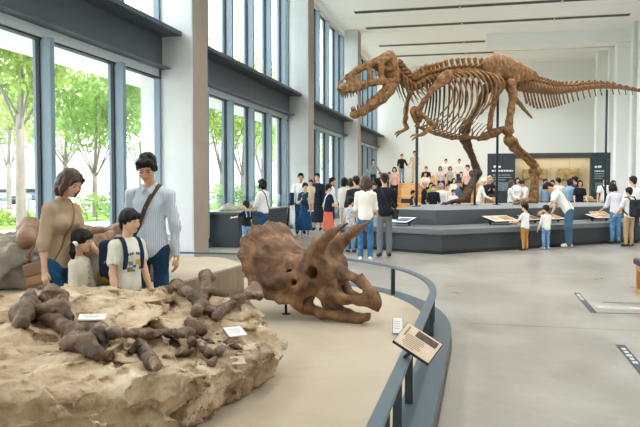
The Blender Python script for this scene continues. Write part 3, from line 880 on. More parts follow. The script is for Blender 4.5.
fk += [(0, n, 2 * n, 3 * n), (n - 1, 4 * n - 1, 3 * n - 1, 2 * n - 1)]
Geo().add(Vk, fk, False).build('kerb', M_kerb, t)
o2 = railcurve(.176)
Vk = [(b[0], b[1], 0.0) for b in out] + [(b[0], b[1], .05) for b in out] + [(b[0], b[1], .05) for b in o2] + [(b[0], b[1], 0.0) for b in o2]
fk = [(r * n + i, r * n + i + 1, (r + 1) * n + i + 1, (r + 1) * n + i) for i in range(n - 1) for r in range(3)]
Geo().add(Vk, fk, False).build('kerb_skirting', plain('#6d5a45', .5), t)
ZK = ZP + .004
t = thing('guard_rail', 'curved low grey guard rail on posts around the display platform', 'guard rail')
rc = railcurve(0.0)
g = Geo(); h = .033
nn = len(rc); vs = []
for i in range(nn):
    a = np.array(rc[max(i - 1, 0)]); b = np.array(rc[min(i + 1, nn - 1)]); tt = (b - a) / np.linalg.norm(b - a); nv = np.array([tt[1], -tt[0]])
    for s_, z_ in ((-1, .478), (1, .478), (1, .502), (-1, .502)):
        p = np.array(rc[i]) + nv * s_ * h; vs.append((p[0], p[1], z_))
fs = [(i * 4 + k, (i + 1) * 4 + k, (i + 1) * 4 + (k + 1) % 4, i * 4 + (k + 1) % 4) for i in range(nn - 1) for k in range(4)] + [(0, 1, 2, 3), (nn * 4 - 1, nn * 4 - 2, nn * 4 - 3, nn * 4 - 4)]
g.add(vs, fs, False).build('rail', M_rail, t)
def onrail(f):
    P = np.array(rc); L = np.concatenate([[0], np.cumsum(np.linalg.norm(np.diff(P, axis=0), axis=1))])
    return np.array([np.interp(f, L, P[:, 0]), np.interp(f, L, P[:, 1])]), np.array([np.interp(f + .01, L, P[:, 0]) - np.interp(f - .01, L, P[:, 0]), np.interp(f + .01, L, P[:, 1]) - np.interp(f - .01, L, P[:, 1])])
for f in (2.35, 3.35, 4.12, 4.62, 5.22, 6.55, 7.15, 7.8, 9.55, 11.5, 13.4, 14.8):
    p, tt = onrail(f); a = math.atan2(tt[1], tt[0])
    R = rotz(a)
    Geo().obox((p[0], p[1], (ZK + .479) / 2), (.011, .024, (.479 - ZK) / 2), R).build('post', M_post, t)
# ---- sign board clamped on the rail
Cs = pd(418, 342.5, 3.9)
t = thing('information_sign', 'tilted rectangular information sign with a cream sheet and photograph, fixed on the grey rail', 'sign', (Cs[0], Cs[1], 0))
def board(par, c, xdir, ydir, wd, dp, th, sheet):
    z = unit(np.cross(xdir, ydir)); R = np.stack([unit(xdir), unit(np.cross(z, unit(xdir))), z], 1)
    Geo().obox(c - z * th / 2, (wd / 2, dp / 2, th / 2), R).build('board', M_black, par, bevel=.002)
    Geo().obox(c + z * .0012, (wd / 2 - .004, dp / 2 - .004, .0012), R).build('printed_sheet', sheet, par)
    return R, z
xd = RIGHT * .22 - FWH * .10 - UPZ * .13
yd = RIGHT * .09 + FWH * .12 + UPZ * .10
c = V3(0, 0, Cs[2])
W_, D_ = .238, .168
R, zz = board(t, c, xd, yd, W_, D_, .022, plain('#e0c6ae', .55, var=.02))
g = Geo(); g.obox(c + R @ V3(.032, .047, .003), (.068, .023, .0006), R); g.build('photograph', plain('#5c4a3d', .6, var=.5, scale=60.0), t)
g = Geo()
g.obox(c + R @ V3(-.088, .028, .003), (.006, .035, .0005), R)
for i in range(7):
    l = (.055, .06, .058, .05, .06, .057, .035)[i]
    g.obox(c + R @ V3(-.05 + l * .35 + .01, .012 - i * .0125, .003), (l, .0022, .0005), R)
g.build('text_lines', plain('#a3856c', .7), t)
Geo().tube([V3(-.42 - Cs[0], .03, .503), c - zz * .022], .012, 8).build('bracket', M_post, t)
# ---- small white label card behind the sign
Cc = pz(393.5, 335.5, ZP + .004)
t = thing('label_card', 'small white label card on a dark wedge behind the information sign', 'label', Cc)
c2 = RIGHT * .045 + FWH * .06 + UPZ * .078
R2, z2 = board(t, c2, unit(RIGHT * .98 - FWH * .12), unit(RIGHT * .35 + FWH * .62 + UPZ * .72), .095, .17, .012, plain('#e9e6df', .6, var=.02))
g = Geo()
for i in range(4): g.obox(c2 + R2 @ V3(-.004, .04 - i * .024, .003), (.028 - .004 * (i % 2), .002, .0004), R2)
g.build('text_lines', plain('#8d8b86', .7), t)
q = c2 - z2 * .012
Geo().tube([(q[0], q[1], 0), q], .012, 8).build('stand', M_post, t)

# ================================================================== raised block behind the family
ZB = .5
blk = [tuple(pz(*q, ZB)[:2]) for q in ((153, 289.5), (244, 263.5))]
poly = [blk[0], blk[1], (-3.5, 8.95), (-5.6, 8.95), (-5.9, 6.0), (-4.6, 5.05)]
t = thing('raised_display_block', 'raised sand topped display block with a tan side behind the family', 'plinth')
Geo().prism(poly, 0, ZB - .02).build('side_panel', wood('tan_side', '#84725c', '#927f68', 2.0, (3, 3, .6), .7), t)
Geo().prism(poly, ZB - .02, ZB).build('top', M_sand, t)

# ================================================================== rocks
M_rock = mottled('sandstone_matrix', ['#87725e', '#b89d80', '#d4bb9b', '#e2d2b9'], 3.2, rough=.88, bump=.9, bscale=11.0, bdist=.035, detail=10.0, crack=7.0)
def facet(P, freq, seed, amp):
    """angular broken-stone relief: tilted facets per cell"""
    d1, d2, idn, rel = worley(P + .12 * fbm(P, 2.2, seed + 5, 2)[:, None], freq, seed)
    a = idn * 6.283; dirv = np.stack([np.cos(a * 3), np.sin(a * 5), np.cos(a * 7)], 1)
    return amp * ((rel * dirv).sum(1) * freq * .9 + (idn - .5) * .6 - .35 * np.clip(.12 - (d2 - d1), 0, .12) / .12)
def lat_d(x, y, z):
    q = pz(x, y, z); return np.array([q @ RIGHT, q @ FWH])
# plan outline of the slab in camera-lateral / depth metres, with the height of its lip
RO = [(-2.6, 2.6, .62), (-1.6, 2.85, .60), (-1.05, 3.12, .58), (-.80, 3.40, .54), (-.58, 3.85, .46), (-.40, 4.35, .40), (-.27, 4.80, .38), (-.30, 5.08, .44), (-.47, 5.32, .57), (-.8, 5.42, .63), (-1.3, 5.40, .67), (-1.9, 5.25, .68), (-2.6, 5.0, .66), (-3.3, 4.2, .62), (-3.3, 3.2, .62)]
ROa = np.array(RO)
def slab_height(lat, d):
    dd = (lat[:, None] - ROa[None, :, 0]) ** 2 + (d[:, None] - ROa[None, :, 1]) ** 2 + .05
    wgt = 1 / dd ** 1.5
    return (wgt * ROa[None, :, 2]).sum(1) / wgt.sum(1)
def poly_sd(lat, d, poly):
    p = np.stack([lat, d], 1); best = np.full(len(p), 1e9); ins = np.zeros(len(p), bool); n = len(poly)
    for i in range(n):
        a = np.array(poly[i][:2]); b = np.array(poly[(i + 1) % n][:2]); e = b - a; w_ = p - a
        t_ = np.clip((w_ @ e) / (e @ e), 0, 1); best = np.minimum(best, np.linalg.norm(w_ - t_[:, None] * e, axis=1))
        c_ = ((a[1] <= p[:, 1]) & (b[1] > p[:, 1])) | ((b[1] <= p[:, 1]) & (a[1] > p[:, 1]))
        xi = a[0] + (p[:, 1] - a[1]) / np.where(abs(e[1]) < 1e-9, 1e-9, e[1]) * e[0]
        ins ^= c_ & (p[:, 0] < xi)
    return np.where(ins, -best, best)
def rock_slab(outline, hfun, z0, z1, h, seed, relief, bowl=0.0):
    lo = np.array([min(o[0] for o in outline) - .12, min(o[1] for o in outline) - .12, z0 - .06]); hi = np.array([max(o[0] for o in outline) + .12, max(o[1] for o in outline) + .12, z1 + .16])
    n = np.ceil((hi - lo) / h).astype(int)
    A, D = np.meshgrid(lo[0] + h * np.arange(n[0]), lo[1] + h * np.arange(n[1]), indexing='ij')
    sd = poly_sd(A.ravel(), D.ravel(), outline).reshape(A.shape)
    H = hfun(A.ravel(), D.ravel()).reshape(A.shape)
    Z = lo[2] + h * np.arange(n[2])
    top = Z[None, None, :] - H[:, :, None]
    side = sd[:, :, None] + .10 * np.clip((.35 - (Z - z0)) / .35, 0, 1)[None, None, :] ** 1.2
    k = .09
    q = np.maximum(top, side); hh = np.clip(k - np.abs(top - side), 0, None) / k
    G = q + hh * hh * k * .25
    m = np.abs(G) < .17
    idx = np.nonzero(m); P = np.stack([lo[i] + h * idx[i] for i in range(3)], 1)
    G[m] += relief(P, seed)
    G = np.maximum(G, (z0 - Z)[None, None, :])
    G[0] = G[-1] = 1; G[:, 0] = G[:, -1] = 1; G[:, :, 0] = G[:, :, -1] = 1
    V, Q = surface_nets(G, lo, h)
    return np.outer(V[:, 0], RIGHT) + np.outer(V[:, 1], FWH) + np.outer(V[:, 2], UPZ), Q
def relief_front(P, seed):
    Ps = P * np.array([1, 1, 1.7])
    return facet(Ps, 2.6, seed, .075) + facet(Ps, 6.5, seed + 3, .030) + facet(Ps, 15.0, seed + 6, .010) + .02 * fbm(P, 5.0, seed + 7, 4)
V, Q = rock_slab(RO, slab_height, ZP, .68, .0145, 11, relief_front)
o = obj('rock_slab', (V, Q), M_rock); tag(o, 'big tan sandstone slab with dark fossil bones in the foreground', 'rock')
ROCK = o
ROCKBVH = BVHTree.FromPolygons([tuple(v) for v in V], [tuple(q) for q in Q.tolist()])
def on_rock(x, y):
    r = ray(x, y); h_, n_, i_, d_ = ROCKBVH.ray_cast(Vector(EYE), Vector(r).normalized())
    return np.array(h_) if h_ is not None else pz(x, y, .6)
# second slab, on the raised block
def back_slab():
    A = [(-4.6, 6.25), (-3.4, 6.3), (-2.5, 6.5), (-1.95, 6.75), (-1.62, 7.1), (-1.55, 7.5), (-1.8, 7.9), (-2.6, 8.15), (-3.6, 8.1), (-4.6, 7.9)]
    # kept within the block: shift a little toward it
    def hf(lat, d):
        return .91 + .10 * np.exp(-((lat + 1.95) / .28) ** 2 - ((d - 7.2) / .35) ** 2) + .18 * np.exp(-((lat + 2.9) / .5) ** 2 - ((d - 7.4) / .4) ** 2) - .05 * (d - 7)
    def rel(P, s): return facet(P, 2.4, s, .06) + .025 * fbm(P, 4.0, s + 2, 3)
    return rock_slab(A, hf, ZB, 1.1, .028, 23, rel)
M_rock2 = mottled('grey_sandstone', ['#6a6357', '#8f877a', '#b3a896', '#c6b9a4'], 2.6, rough=.9, bump=.8, bscale=9.0, bdist=.03, detail=9.0)
V, Q = back_slab()
o = obj('rock_slab', (V, Q), M_rock2); tag(o, 'grey brown rock slab on the raised block behind the family', 'rock')
BACKBVH = BVHTree.FromPolygons([tuple(v) for v in V], [tuple(q) for q in Q.tolist()])

# ---- fossil bones
M_foss = mottled('dark_fossil_bone', ['#33261e', '#56412f', '#7a5f49', '#a3886d'], 7.0, rough=.6, bump=.5, bscale=30.0, bdist=.01, spec=.45)
def bone_noise(seed, amp=.006, fr=16.0):
    return (amp * 4 + .012, lambda P: amp * fbm(P, fr, seed, 3) + amp * 1.6 * fbm(P, fr * .4, seed + 1, 2) + facet(P, 17.0, seed + 4, .007))
def fossil(name, label, build, vox=.008, seed=1, bvh_fn=on_rock, mat=None, cat='fossil bone', group='fossil bones on the front slab', amp=.006):
    s = SDF(); build(s)
    o = obj(name, s.mesh(vox, noise=bone_noise(seed, amp)), mat or M_foss)
    return tag(o, label, cat, group)
def RK(x, y, up=.0):
    return on_rock(x, y) + UPZ * up
def cam_scale(p): return float((p - EYE) @ FWH) / F
def f_left(s):
    a, b, c = RK(20, 322, .05), RK(34, 318, .06), RK(66, 334, .04)
    s.chain([a, b, c], [.06, .05, .038], k=.04)
    s.cone(RK(21, 326, .02), RK(31, 308, .10), .045, .04, k=.04)
    s.cone(RK(56, 330, .03), RK(70, 337, .04), .045, .045, k=.03); s.cone(RK(66, 340, .01), RK(80, 338, .04), .03, .03, k=.03)
    s.cone(c, RK(96, 333, .03), .034, .022, k=.03)
fossil('fossil_bone', 'long dark fossil bone with a knobbed end at the left edge of the front slab', f_left, seed=2)
def f_wide(s):
    s.chain([RK(43, 312, .08), RK(52, 306, .11), RK(62, 309, .08)], [.045, .035, .045], k=.03)
    s.chain([RK(44, 318, .05), RK(54, 318, .06), RK(66, 323, .04)], [.05, .055, .04], k=.05)
    s.cone(RK(62, 312, .08), RK(68, 326, .04), .04, .035, k=.04)
    s.ell(RK(54, 312, .12), (.06, .05, .045), k=.03, sub=True)
fossil('fossil_vertebra', 'upright dark saddle shaped fossil behind the long bone at left', f_wide, seed=3)
def f_chunk(s):
    s.chain([RK(70, 350, .03), RK(86, 352, .045), RK(98, 362, .04)], [.05, .05, .04], k=.04)
    s.cone(RK(98, 346, .06), RK(106, 362, .04), .05, .045, k=.04); s.cone(RK(72, 343, .04), RK(84, 346, .06), .03, .03, k=.04)
    s.ell(RK(86, 344, .085), (.055, .05, .04), k=.02, sub=True)
fossil('fossil_vertebra', 'chunky dark fossil vertebra at the front of the slab', f_chunk, seed=4)
def f_long(s):
    s.chain([RK(100, 340, .05), RK(113, 344, .06), RK(150, 345, .065), RK(176, 343, .06), RK(190, 342, .055)], [.045, .030, .026, .030, .040], k=.03)
    s.cone(RK(99, 334, .03), RK(108, 338, .04), .032, .03, k=.03); s.cone(RK(188, 339, .03), RK(192, 346, .03), .03, .03, k=.03)
fossil('fossil_bone', 'long straight fossil limb bone lying across the middle of the front slab', f_long, seed=5)
def f_dark(s):
    s.chain([RK(132, 356, .02), RK(141, 352, .04), RK(147, 360, .03), RK(157, 370, .02)], [.022, .03, .035, .022], k=.025)
    s.cone(RK(141, 350, .04), RK(150, 370, .03), .026, .026, k=.02)
fossil('fossil_fragment', 'small dark angular fossil fragment in front of the long limb bone', f_dark, seed=6)
def f_curve(s):
    s.chain([RK(175, 290, .05), RK(184, 296, .05), RK(194, 303, .05), RK(203, 313, .05), RK(212, 318, .04)], [.045, .036, .036, .042, .035], k=.03)
    s.cone(RK(172, 293, .03), RK(180, 288, .05), .035, .03, k=.02)
fossil('fossil_bone', 'curved fossil bone at the back of the slab, left arm of the crossed pair', f_curve, seed=7)
def f_up(s):
    s.chain([RK(207, 286, .10), RK(206, 297, .08), RK(203, 308, .06), RK(196, 318, .04)], [.05, .034, .038, .04], k=.03)
    s.cone(RK(203, 285, .09), RK(213, 288, .09), .04, .036, k=.03)
    s.cone(RK(206, 300, .07), RK(226, 303, .07), .034, .03, k=.03)
fossil('fossil_bone', 'upright fossil bone end rising at the back of the slab between the crossed pair', f_up, seed=8)
def f_right(s):
    s.chain([RK(216, 322, .035), RK(224, 315, .05), RK(240, 306, .055), RK(252, 300, .05)], [.035, .038, .034, .045], k=.03)
    s.cone(RK(254, 294, .06), RK(259, 302, .04), .042, .036, k=.03); s.cone(RK(248, 300, .05), RK(256, 296, .06), .038, .04, k=.02)
fossil('fossil_bone', 'fossil bone with a flared end at the right of the slab, nearest the horned skull', f_right, seed=9)
def f_knob(s):
    s.chain([RK(189, 326, .03), RK(194, 330, .035), RK(202, 335, .03)], [.034, .04, .034], k=.03)
fossil('fossil_fragment', 'rounded fossil knuckle below the crossed pair of bones', f_knob, seed=10)
def f_mk(pts, rads):
    return lambda s: s.chain([RK(*p) for p in pts], rads, k=.02)
fossil('fossil_fragment', 'flat fossil splinter left of the little cluster on the slab', f_mk([(176, 358, .015), (186, 357, .02), (196, 353, .02)], [.014, .02, .018]), seed=11)
fossil('fossil_fragment', 'short fossil toe bone standing in the middle of the little cluster', f_mk([(194, 346, .02), (203, 352, .025), (210, 357, .02)], [.02, .022, .024]), seed=12)
fossil('fossil_fragment', 'short fossil toe bone at the right of the little cluster, below the white label', f_mk([(217, 357, .025), (222, 352, .025)], [.026, .02]), seed=13)
fossil('fossil_fragment', 'small fossil stub at the front of the little cluster', f_mk([(211, 367, .02), (216, 363, .025)], [.024, .018]), seed=14)
fossil('fossil_fragment', 'thin fossil sliver between the right white label and the crossed bones', f_mk([(219, 343, .012), (232, 346, .015), (242, 351, .012)], [.012, .018, .014]), seed=15)
fossil('fossil_fragment', 'thin fossil sliver above the little cluster of toe bones', f_mk([(203, 340, .012), (214, 345, .015)], [.014, .016]), seed=16)
# bones on the rear slab
def BK(x, y, up=0.0):
    h_, n_, i_, d_ = BACKBVH.ray_cast(Vector(EYE), Vector(ray(x, y)).normalized())
    return (np.array(h_) if h_ is not None else pz(x, y, .95)) + UPZ * up
M_foss2 = mottled('brown_fossil_bone', ['#6b4d38', '#94725a', '#b7977c'], 6.0, rough=.65, bump=.5, bscale=24.0, bdist=.01)
fossil('fossil_bone', 'brown knobbed fossil on the rear slab, left of the woman in beige', lambda s: s.chain([BK(26, 246, .06), BK(30, 238, .10), BK(26, 240, .10)], [.09, .11, .08], k=.05), .014, 17, None, M_foss2, group='fossil bones on the rear slab')
fossil('fossil_bone', 'long brown fossil limb bone on the rear slab behind the girl', lambda s: s.chain([BK(84, 236, .05), BK(104, 238, .06), BK(124, 233, .06)], [.08, .05, .07], k=.05), .014, 18, None, M_foss2, group='fossil bones on the rear slab')
fossil('fossil_bone', 'dark brown fossil bone sloping down behind the backpack on the rear slab', lambda s: s.chain([BK(88, 252, .04), BK(98, 246, .05), BK(110, 241, .05)], [.08, .055, .06], k=.05), .014, 19, None, M_foss2, group='fossil bones on the rear slab')
# white paper labels on the slab
def paper(label, x, y, wd, dp, rz, col='#ece8e0'):
    c = RK(x, y); h_, nrm, i_, d_ = ROCKBVH.find_nearest(Vector(c))
    nn = unit(np.array(nrm) * .35 + UPZ)
    R = frame(nn, rotz(rz) @ RIGHT)
    t = thing('paper_label', label, 'label', c + nn * .03)
    g = Geo(); g.obox((0, 0, 0), (wd / 2, dp / 2, .004), R); g.build('card', plain(col, .8, var=.02), t)
    g = Geo()
    for i in range(3): g.obox(R @ V3(0, dp * (.22 - .2 * i), .0046), (wd * (.33 - .05 * i), dp * .03, .0005), R)
    g.build('text_lines', plain('#b7b2aa', .8), t)
paper('white paper label on the slab beside the left fossil bones', 92, 321.5, .17, .13, .25)
paper('white paper label on the slab below the flared fossil bone', 234.5, 335.5, .13, .13, .5)
paper('small sand coloured blank label at the right front of the slab', 237, 365, .085, .085, .4, '#c4b59d')
# ================================================================== tyrannosaur mount (runs along PS, head toward -PS)
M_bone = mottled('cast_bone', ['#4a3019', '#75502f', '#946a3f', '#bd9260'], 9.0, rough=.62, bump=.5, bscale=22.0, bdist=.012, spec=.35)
M_bone2 = mottled('cast_bone_shaded', ['#2f2014', '#523822', '#745333'], 6.0, rough=.62, bump=.5, bscale=22.0, bdist=.012, spec=.35)  # darker copy for bones on the far side, their shade put into the colour
TC = cw(5.78, 21.0)               # a point of the mount's vertical mid-plane
def TP(x, y, w=0.0):
    """picture point -> point of the mount, w metres to the far (+) or near (-) side of its mid-plane"""
    return pplane(x, y, TC + PT * w, PT)
DINO = thing('dinosaur_skeleton', 'large brown mounted skeleton of a striding theropod dinosaur on the dark plinth, jaws open', 'skeleton', cw(5.78, 21.0, ZT))
D0 = np.array(DINO.location)
SQ = PT
def bone(name, pts, rads, k=.05, sq=None, vox=.022, seed=1, amp=.008, extra=None, mat=None, parent=None):
    s = SDF(); pts = [np.asarray(p) - D0 for p in pts]
    s.chain(pts, rads, k=k, sq=sq)
    if extra: extra(s)
    o = obj(name, s.mesh(vox, noise=(amp * 2.2, lambda P: amp * fbm(P, 14.0, seed, 3))), mat or M_bone, parent or DINO)
    return o
L = lambda x, y, w=0.0: TP(x, y, w) - D0
# ---- skull: a network of struts on both sides (coordinates read on a 5.03x enlargement of the head)
def S2(X, Y, w=0.0): return L(335 + X / 5.03, 45 + Y / 5.03, w)
s = SDF()
for sd in (-1, 1):
    wv = lambda f: sd * f
    sqv = (SQ, 1.5)
    s.chain([S2(26, 222, wv(.09)), S2(50, 222, wv(.14)), S2(85, 216, wv(.18)), S2(125, 208, wv(.24)), S2(165, 195, wv(.30))], [.09, .115, .12, .10, .07], k=.06, sq=sqv)
    s.chain([S2(28, 196, wv(.05)), S2(60, 165, wv(.09)), S2(100, 132, wv(.12)), S2(150, 108, wv(.15)), S2(195, 92, wv(.22))], [.06, .07, .07, .065, .07], k=.06)
    s.chain([S2(75, 172, wv(.11)), S2(88, 195, wv(.16))], [.10, .13], k=.06, sq=sqv)      # nasal process
    s.chain([S2(100, 148, wv(.14)), S2(112, 160, wv(.16)), S2(98, 196, wv(.2))], [.035, .03, .06], k=.04, sq=sqv)
    s.chain([S2(170, 108, wv(.2)), S2(176, 150, wv(.26)), S2(186, 192, wv(.31))], [.08, .065, .085], k=.05, sq=sqv)   # lacrimal
    s.chain([S2(160, 196, wv(.3)), S2(200, 190, wv(.34)), S2(245, 182, wv(.38)), S2(300, 182, wv(.40))], [.07, .075, .085, .08], k=.05, sq=sqv)   # jugal
    s.chain([S2(195, 92, wv(.24)), S2(235, 78, wv(.3)), S2(270, 66, wv(.26))], [.065, .07, .07], k=.06)
    s.chain([S2(232, 82, wv(.33)), S2(232, 130, wv(.38)), S2(240, 180, wv(.39))], [.085, .07, .085], k=.05, sq=sqv)  # postorbital
    s.chain([S2(240, 112, wv(.38)), S2(275, 122, wv(.4)), S2(302, 120, wv(.38))], [.05, .045, .05], k=.05, sq=sqv)
    s.chain([S2(240, 78, wv(.33)), S2(280, 72, wv(.34)), S2(302, 95, wv(.36)), S2(308, 140, wv(.4)), S2(312, 184, wv(.4))], [.075, .075, .08, .085, .085], k=.05, sq=sqv)
s.chain([S2(26, 205), S2(60, 172), S2(110, 128), S2(160, 106), S2(215, 86)], [.07, .075, .08, .09, .12], k=.06)
s.chain([S2(215, 84), S2(250, 64), S2(272, 50), S2(288, 62)], [.11, .12, .11, .11], k=.06)
s.cone(S2(265, 58, -.25), S2(265, 58, .25), .09, k=.06)
s.chain([S2(285, 75), S2(298, 120), S2(300, 160)], [.14, .12, .08], k=.05)   # braincase
s.cone(S2(300, 110, -.35), S2(300, 110, .35), .05, k=.05)
s.cone(S2(30, 225, -.08), S2(30, 225, .08), .07, k=.04); s.cone(S2(120, 200, -.2), S2(120, 200, .2), .04, k=.04); s.cone(S2(200, 92, -.22), S2(200, 92, .22), .05, k=.04)
s.cone(S2(150, 182, -.15), S2(110, 205, -.1), .04, k=.03); s.cone(S2(150, 182, .15), S2(110, 205, .1), .04, k=.03)
for sd in (-1, 1):
    s.chain([S2(68, 200, sd * .16), S2(100, 198, sd * .21), S2(140, 196, sd * .26)], [.11, .10, .08], k=.06, sq=(SQ, 2.0))
    s.chain([S2(84, 172, sd * .14), S2(96, 168, sd * .17)], [.06, .06], k=.05, sq=(SQ, 2.0))
s.cone(S2(34, 196, -.4), S2(34, 196, .4), .05, k=.02, sub=True); s.cone(S2(46, 184, -.4), S2(46, 184, .4), .055, k=.02, sub=True)
s.chain([S2(205, 110), S2(250, 118), S2(290, 120)], [.10, .17, .16], k=.05)
s.chain([S2(235, 150), S2(280, 155)], [.09, .12], k=.05)
skull = obj('skull', s.mesh(.02, noise=(.03, lambda P: .012 * fbm(P, 9.0, 3, 3))), M_bone, DINO)
# ---- lower jaw
s = SDF()
for sd in (-1, 1):
    sq2 = (SQ, 2.0)
    s.chain([S2(308, 198, sd * .38), S2(275, 220, sd * .38), S2(235, 262, sd * .33), S2(190, 300, sd * .26), S2(140, 335, sd * .19), S2(100, 352, sd * .11), S2(86, 350, sd * .06)], [.08, .17, .17, .14, .11, .09, .075], k=.06, sq=sq2)
    s.chain([S2(305, 192, sd * .4), S2(262, 200, sd * .38), S2(245, 212, sd * .36)], [.06, .07, .05], k=.05, sq=sq2)
s.cone(S2(92, 350, -.07), S2(92, 350, .07), .08, k=.05)
for sd in (-1, 1): s.ell(S2(262, 237, sd * .38), (.035, .2, .035), k=.02, sub=True)
jaw = obj('lower_jaw', s.mesh(.02, noise=(.03, lambda P: .010 * fbm(P, 9.0, 5, 3))), M_bone, DINO)
M_tooth = plain('#6b4c30', .4, var=.2, scale=20.0)
rng = np.random.default_rng(8)
def tooth(root, tip, r, par):
    Geo().tube(catmull([root, root * .45 + tip * .55 + V3(0, 0, 0), tip], 5), [r, r * .95, r * .8, r * .5, r * .1], 6).build('tooth', M_tooth, par)
def along(P, n):
    P = np.array(P); return catmull(P, n)
for sd in (-1, 1):
    up = along([S2(28, 236, sd * .08), S2(55, 238, sd * .13), S2(90, 233, sd * .18), S2(130, 224, sd * .24), S2(160, 210, sd * .29)], 11)
    for i, p in enumerate(up):
        ln = .17 * (1 - .45 * i / 10) * rng.uniform(.75, 1.15)
        tooth(p + UPZ * .03, p - UPZ * ln + PS * .05 * rng.uniform(.3, 1), .026, skull)
    lw = along([S2(86, 335, sd * .06), S2(105, 325, sd * .1), S2(140, 308, sd * .18), S2(170, 285, sd * .23), S2(195, 265, sd * .27)], 10)
    for i, p in enumerate(lw):
        ln = .14 * (1 - .35 * i / 9) * rng.uniform(.75, 1.15)
        tooth(p - UPZ * .03, p + UPZ * ln - PS * .03, .024, jaw)
# ---- backbone
def vertebra_mesh(sp_h, sp_w, cen_r, cen_l, tr=.22, sp_lean=.0, seed=1):
    """local: x along the back (+ tailward), y lateral, z up; centrum at the origin"""
    s = SDF()
    s.cone((-cen_l * .42, 0, 0), (cen_l * .42, 0, 0), cen_r, cen_r, k=.02); s.ell((0, 0, 0), (cen_l * .33, cen_r * 1.12, cen_r * .9), k=.03)
    s.cone((0, 0, cen_r * .7), (sp_lean, 0, sp_h * .9), sp_w * .5, sp_w * .58, k=.04, sq=((0, 1, 0), 1.5))
    s.cone((sp_lean - sp_w * .2, 0, sp_h * .95), (sp_lean + sp_w * .2, 0, sp_h), sp_w * .5, sp_w * .45, k=.03)
    for sd in (-1, 1):
        s.cone((0, 0, cen_r * .9), (.02, sd * tr, cen_r * 1.5), .05, .035, k=.04)
        s.cone((-cen_l * .55, sd * .06, cen_r * 1.15), (cen_l * .6, sd * .06, cen_r * 1.3), .035, .03, k=.03)
    V, Q = s.mesh(.02, noise=(.02, lambda P: .006 * fbm(P, 18.0, seed, 2)))
    return Geo().add(V, Q).data('vertebra')
def place(me, name, p, tang, mat, scale=(1, 1, 1), roll=0.0):
    o = link(name, me, mat, DINO)
    x = unit(tang); y = PT * 1.0; z = unit(np.cross(x, y))
    if z[2] < 0: z = -z
    y = np.cross(z, x)
    R = Matrix(np.stack([x, y, z], 1).tolist()).to_4x4()
    o.matrix_local = Matrix.Translation(tuple(p - D0)) @ R @ Matrix.Diagonal((*scale, 1))
    return o
neck = catmull([TP(392.5, 67), TP(396, 72), TP(400, 77), TP(405, 82), TP(411, 85.5), TP(417, 85), TP(423, 81.5), TP(428, 79)], 10)
mn = vertebra_mesh(.34, .12, .13, .30, .24, .06, 2)
for i in range(10):
    tg = neck[min(i + 1, 9)] - neck[max(i - 1, 0)]
    place(mn, 'vertebra', neck[i], tg, M_bone, (.95, 1.0, .95 + .01 * i))
    # short neck ribs
    if i > 1:
        for sd in (-1, 1):
            q = neck[i] + PT * sd * .2
            bone('neck_rib', [q, q + unit(tg) * .1 - UPZ * .22, q + unit(tg) * .32 - UPZ * .42], [.035, .025, .012], .02, vox=.018, seed=i, amp=.003)
md = vertebra_mesh(.42, .115, .135, .26, .30, .0, 3)
dor = catmull([TP(431, 77.5), TP(440, 75.5), TP(450, 73), TP(462, 72), TP(474, 72), TP(486, 74)], 12)
for i in range(12):
    tg = dor[min(i + 1, 11)] - dor[max(i - 1, 0)]
    place(md, 'vertebra', dor[i], tg, M_bone, (.9, 1, .78 + .016 * i))
mc = vertebra_mesh(.34, .10, .165, .27, .24, .05, 4)
tailpts = [(517, 84), (526, 86), (535, 87.5), (545, 89), (553, 90), (561, 90), (573, 88.9), (589, 86.8), (605, 86.2), (622, 88), (640, 91), (652, 93)]
NT = 31
tail = catmull([TP(*q) for q in tailpts], NT)
for i in range(NT):
    tg = tail[min(i + 1, NT - 1)] - tail[max(i - 1, 0)]
    f = i / (NT - 1); sc_ = 1.08 * (1 - f) ** .9 + .16
    lseg = np.linalg.norm(tail[min(i + 1, NT - 1)] - tail[max(i - 1, 0)]) / (2 if 0 < i < NT - 1 else 1)
    place(mc, 'vertebra', tail[i], tg, M_bone, (max(lseg / .30, .3), sc_, sc_ * (.98 if i < 24 else .8)))
    if i < 27 and i > 1:
        ln = (.55 * (1 - f) ** .85 + .04) * min(1.0, .45 + .12 * i); p = tail[i] - UPZ * .10 * sc_
        bone('chevron', [p, p - UPZ * ln * .5 + unit(tg) * ln * .16, p - UPZ * ln + unit(tg) * ln * .38], [.028 * sc_ + .01, .02 * sc_ + .008, .027 * sc_ + .01], .02, vox=.016, seed=i, amp=.003, mat=M_bone)
# sacrum under the ilia
bone('sacrum', [TP(488, 77), TP(500, 78), TP(514, 82)], [.2, .2, .17], .05, seed=9)
# ---- rib cage
for i in range(12):
    f = i / 11
    top = dor[i]; sx = TP(424 + 5.45 * i + 0.5 * (i > 7), 70)
    depth = [1.0, 1.2, 1.34, 1.42, 1.45, 1.45, 1.4, 1.32, 1.2, 1.06, .9, .72][i]
    back = .34 - .012 * i
    for sd in (-1, 1):
        w0, w1, w2 = .12, .50 + .16 * math.sin(PI * f), .34 + .16 * math.sin(PI * f)
        a = top + PT * sd * w0 + UPZ * .03
        b = top + PT * sd * w1 * .8 + PS * back * .55 - UPZ * .12
        c = top + PT * sd * w1 * 1.05 + PS * back - UPZ * depth * .42
        d = top + PT * sd * w1 + PS * back * .75 - UPZ * depth * .75
        e = top + PT * sd * w2 + PS * (back * .25 - .05) - UPZ * depth * 1.06
        P = catmull([a, b, c, d, e], 18)
        r = np.interp(np.linspace(0, 1, 18), [0, .15, .5, 1], [.042, .038, .030, .02])
        Geo().tube(P - D0, r, 7).build('rib', M_bone if sd < 0 else M_bone2, DINO)
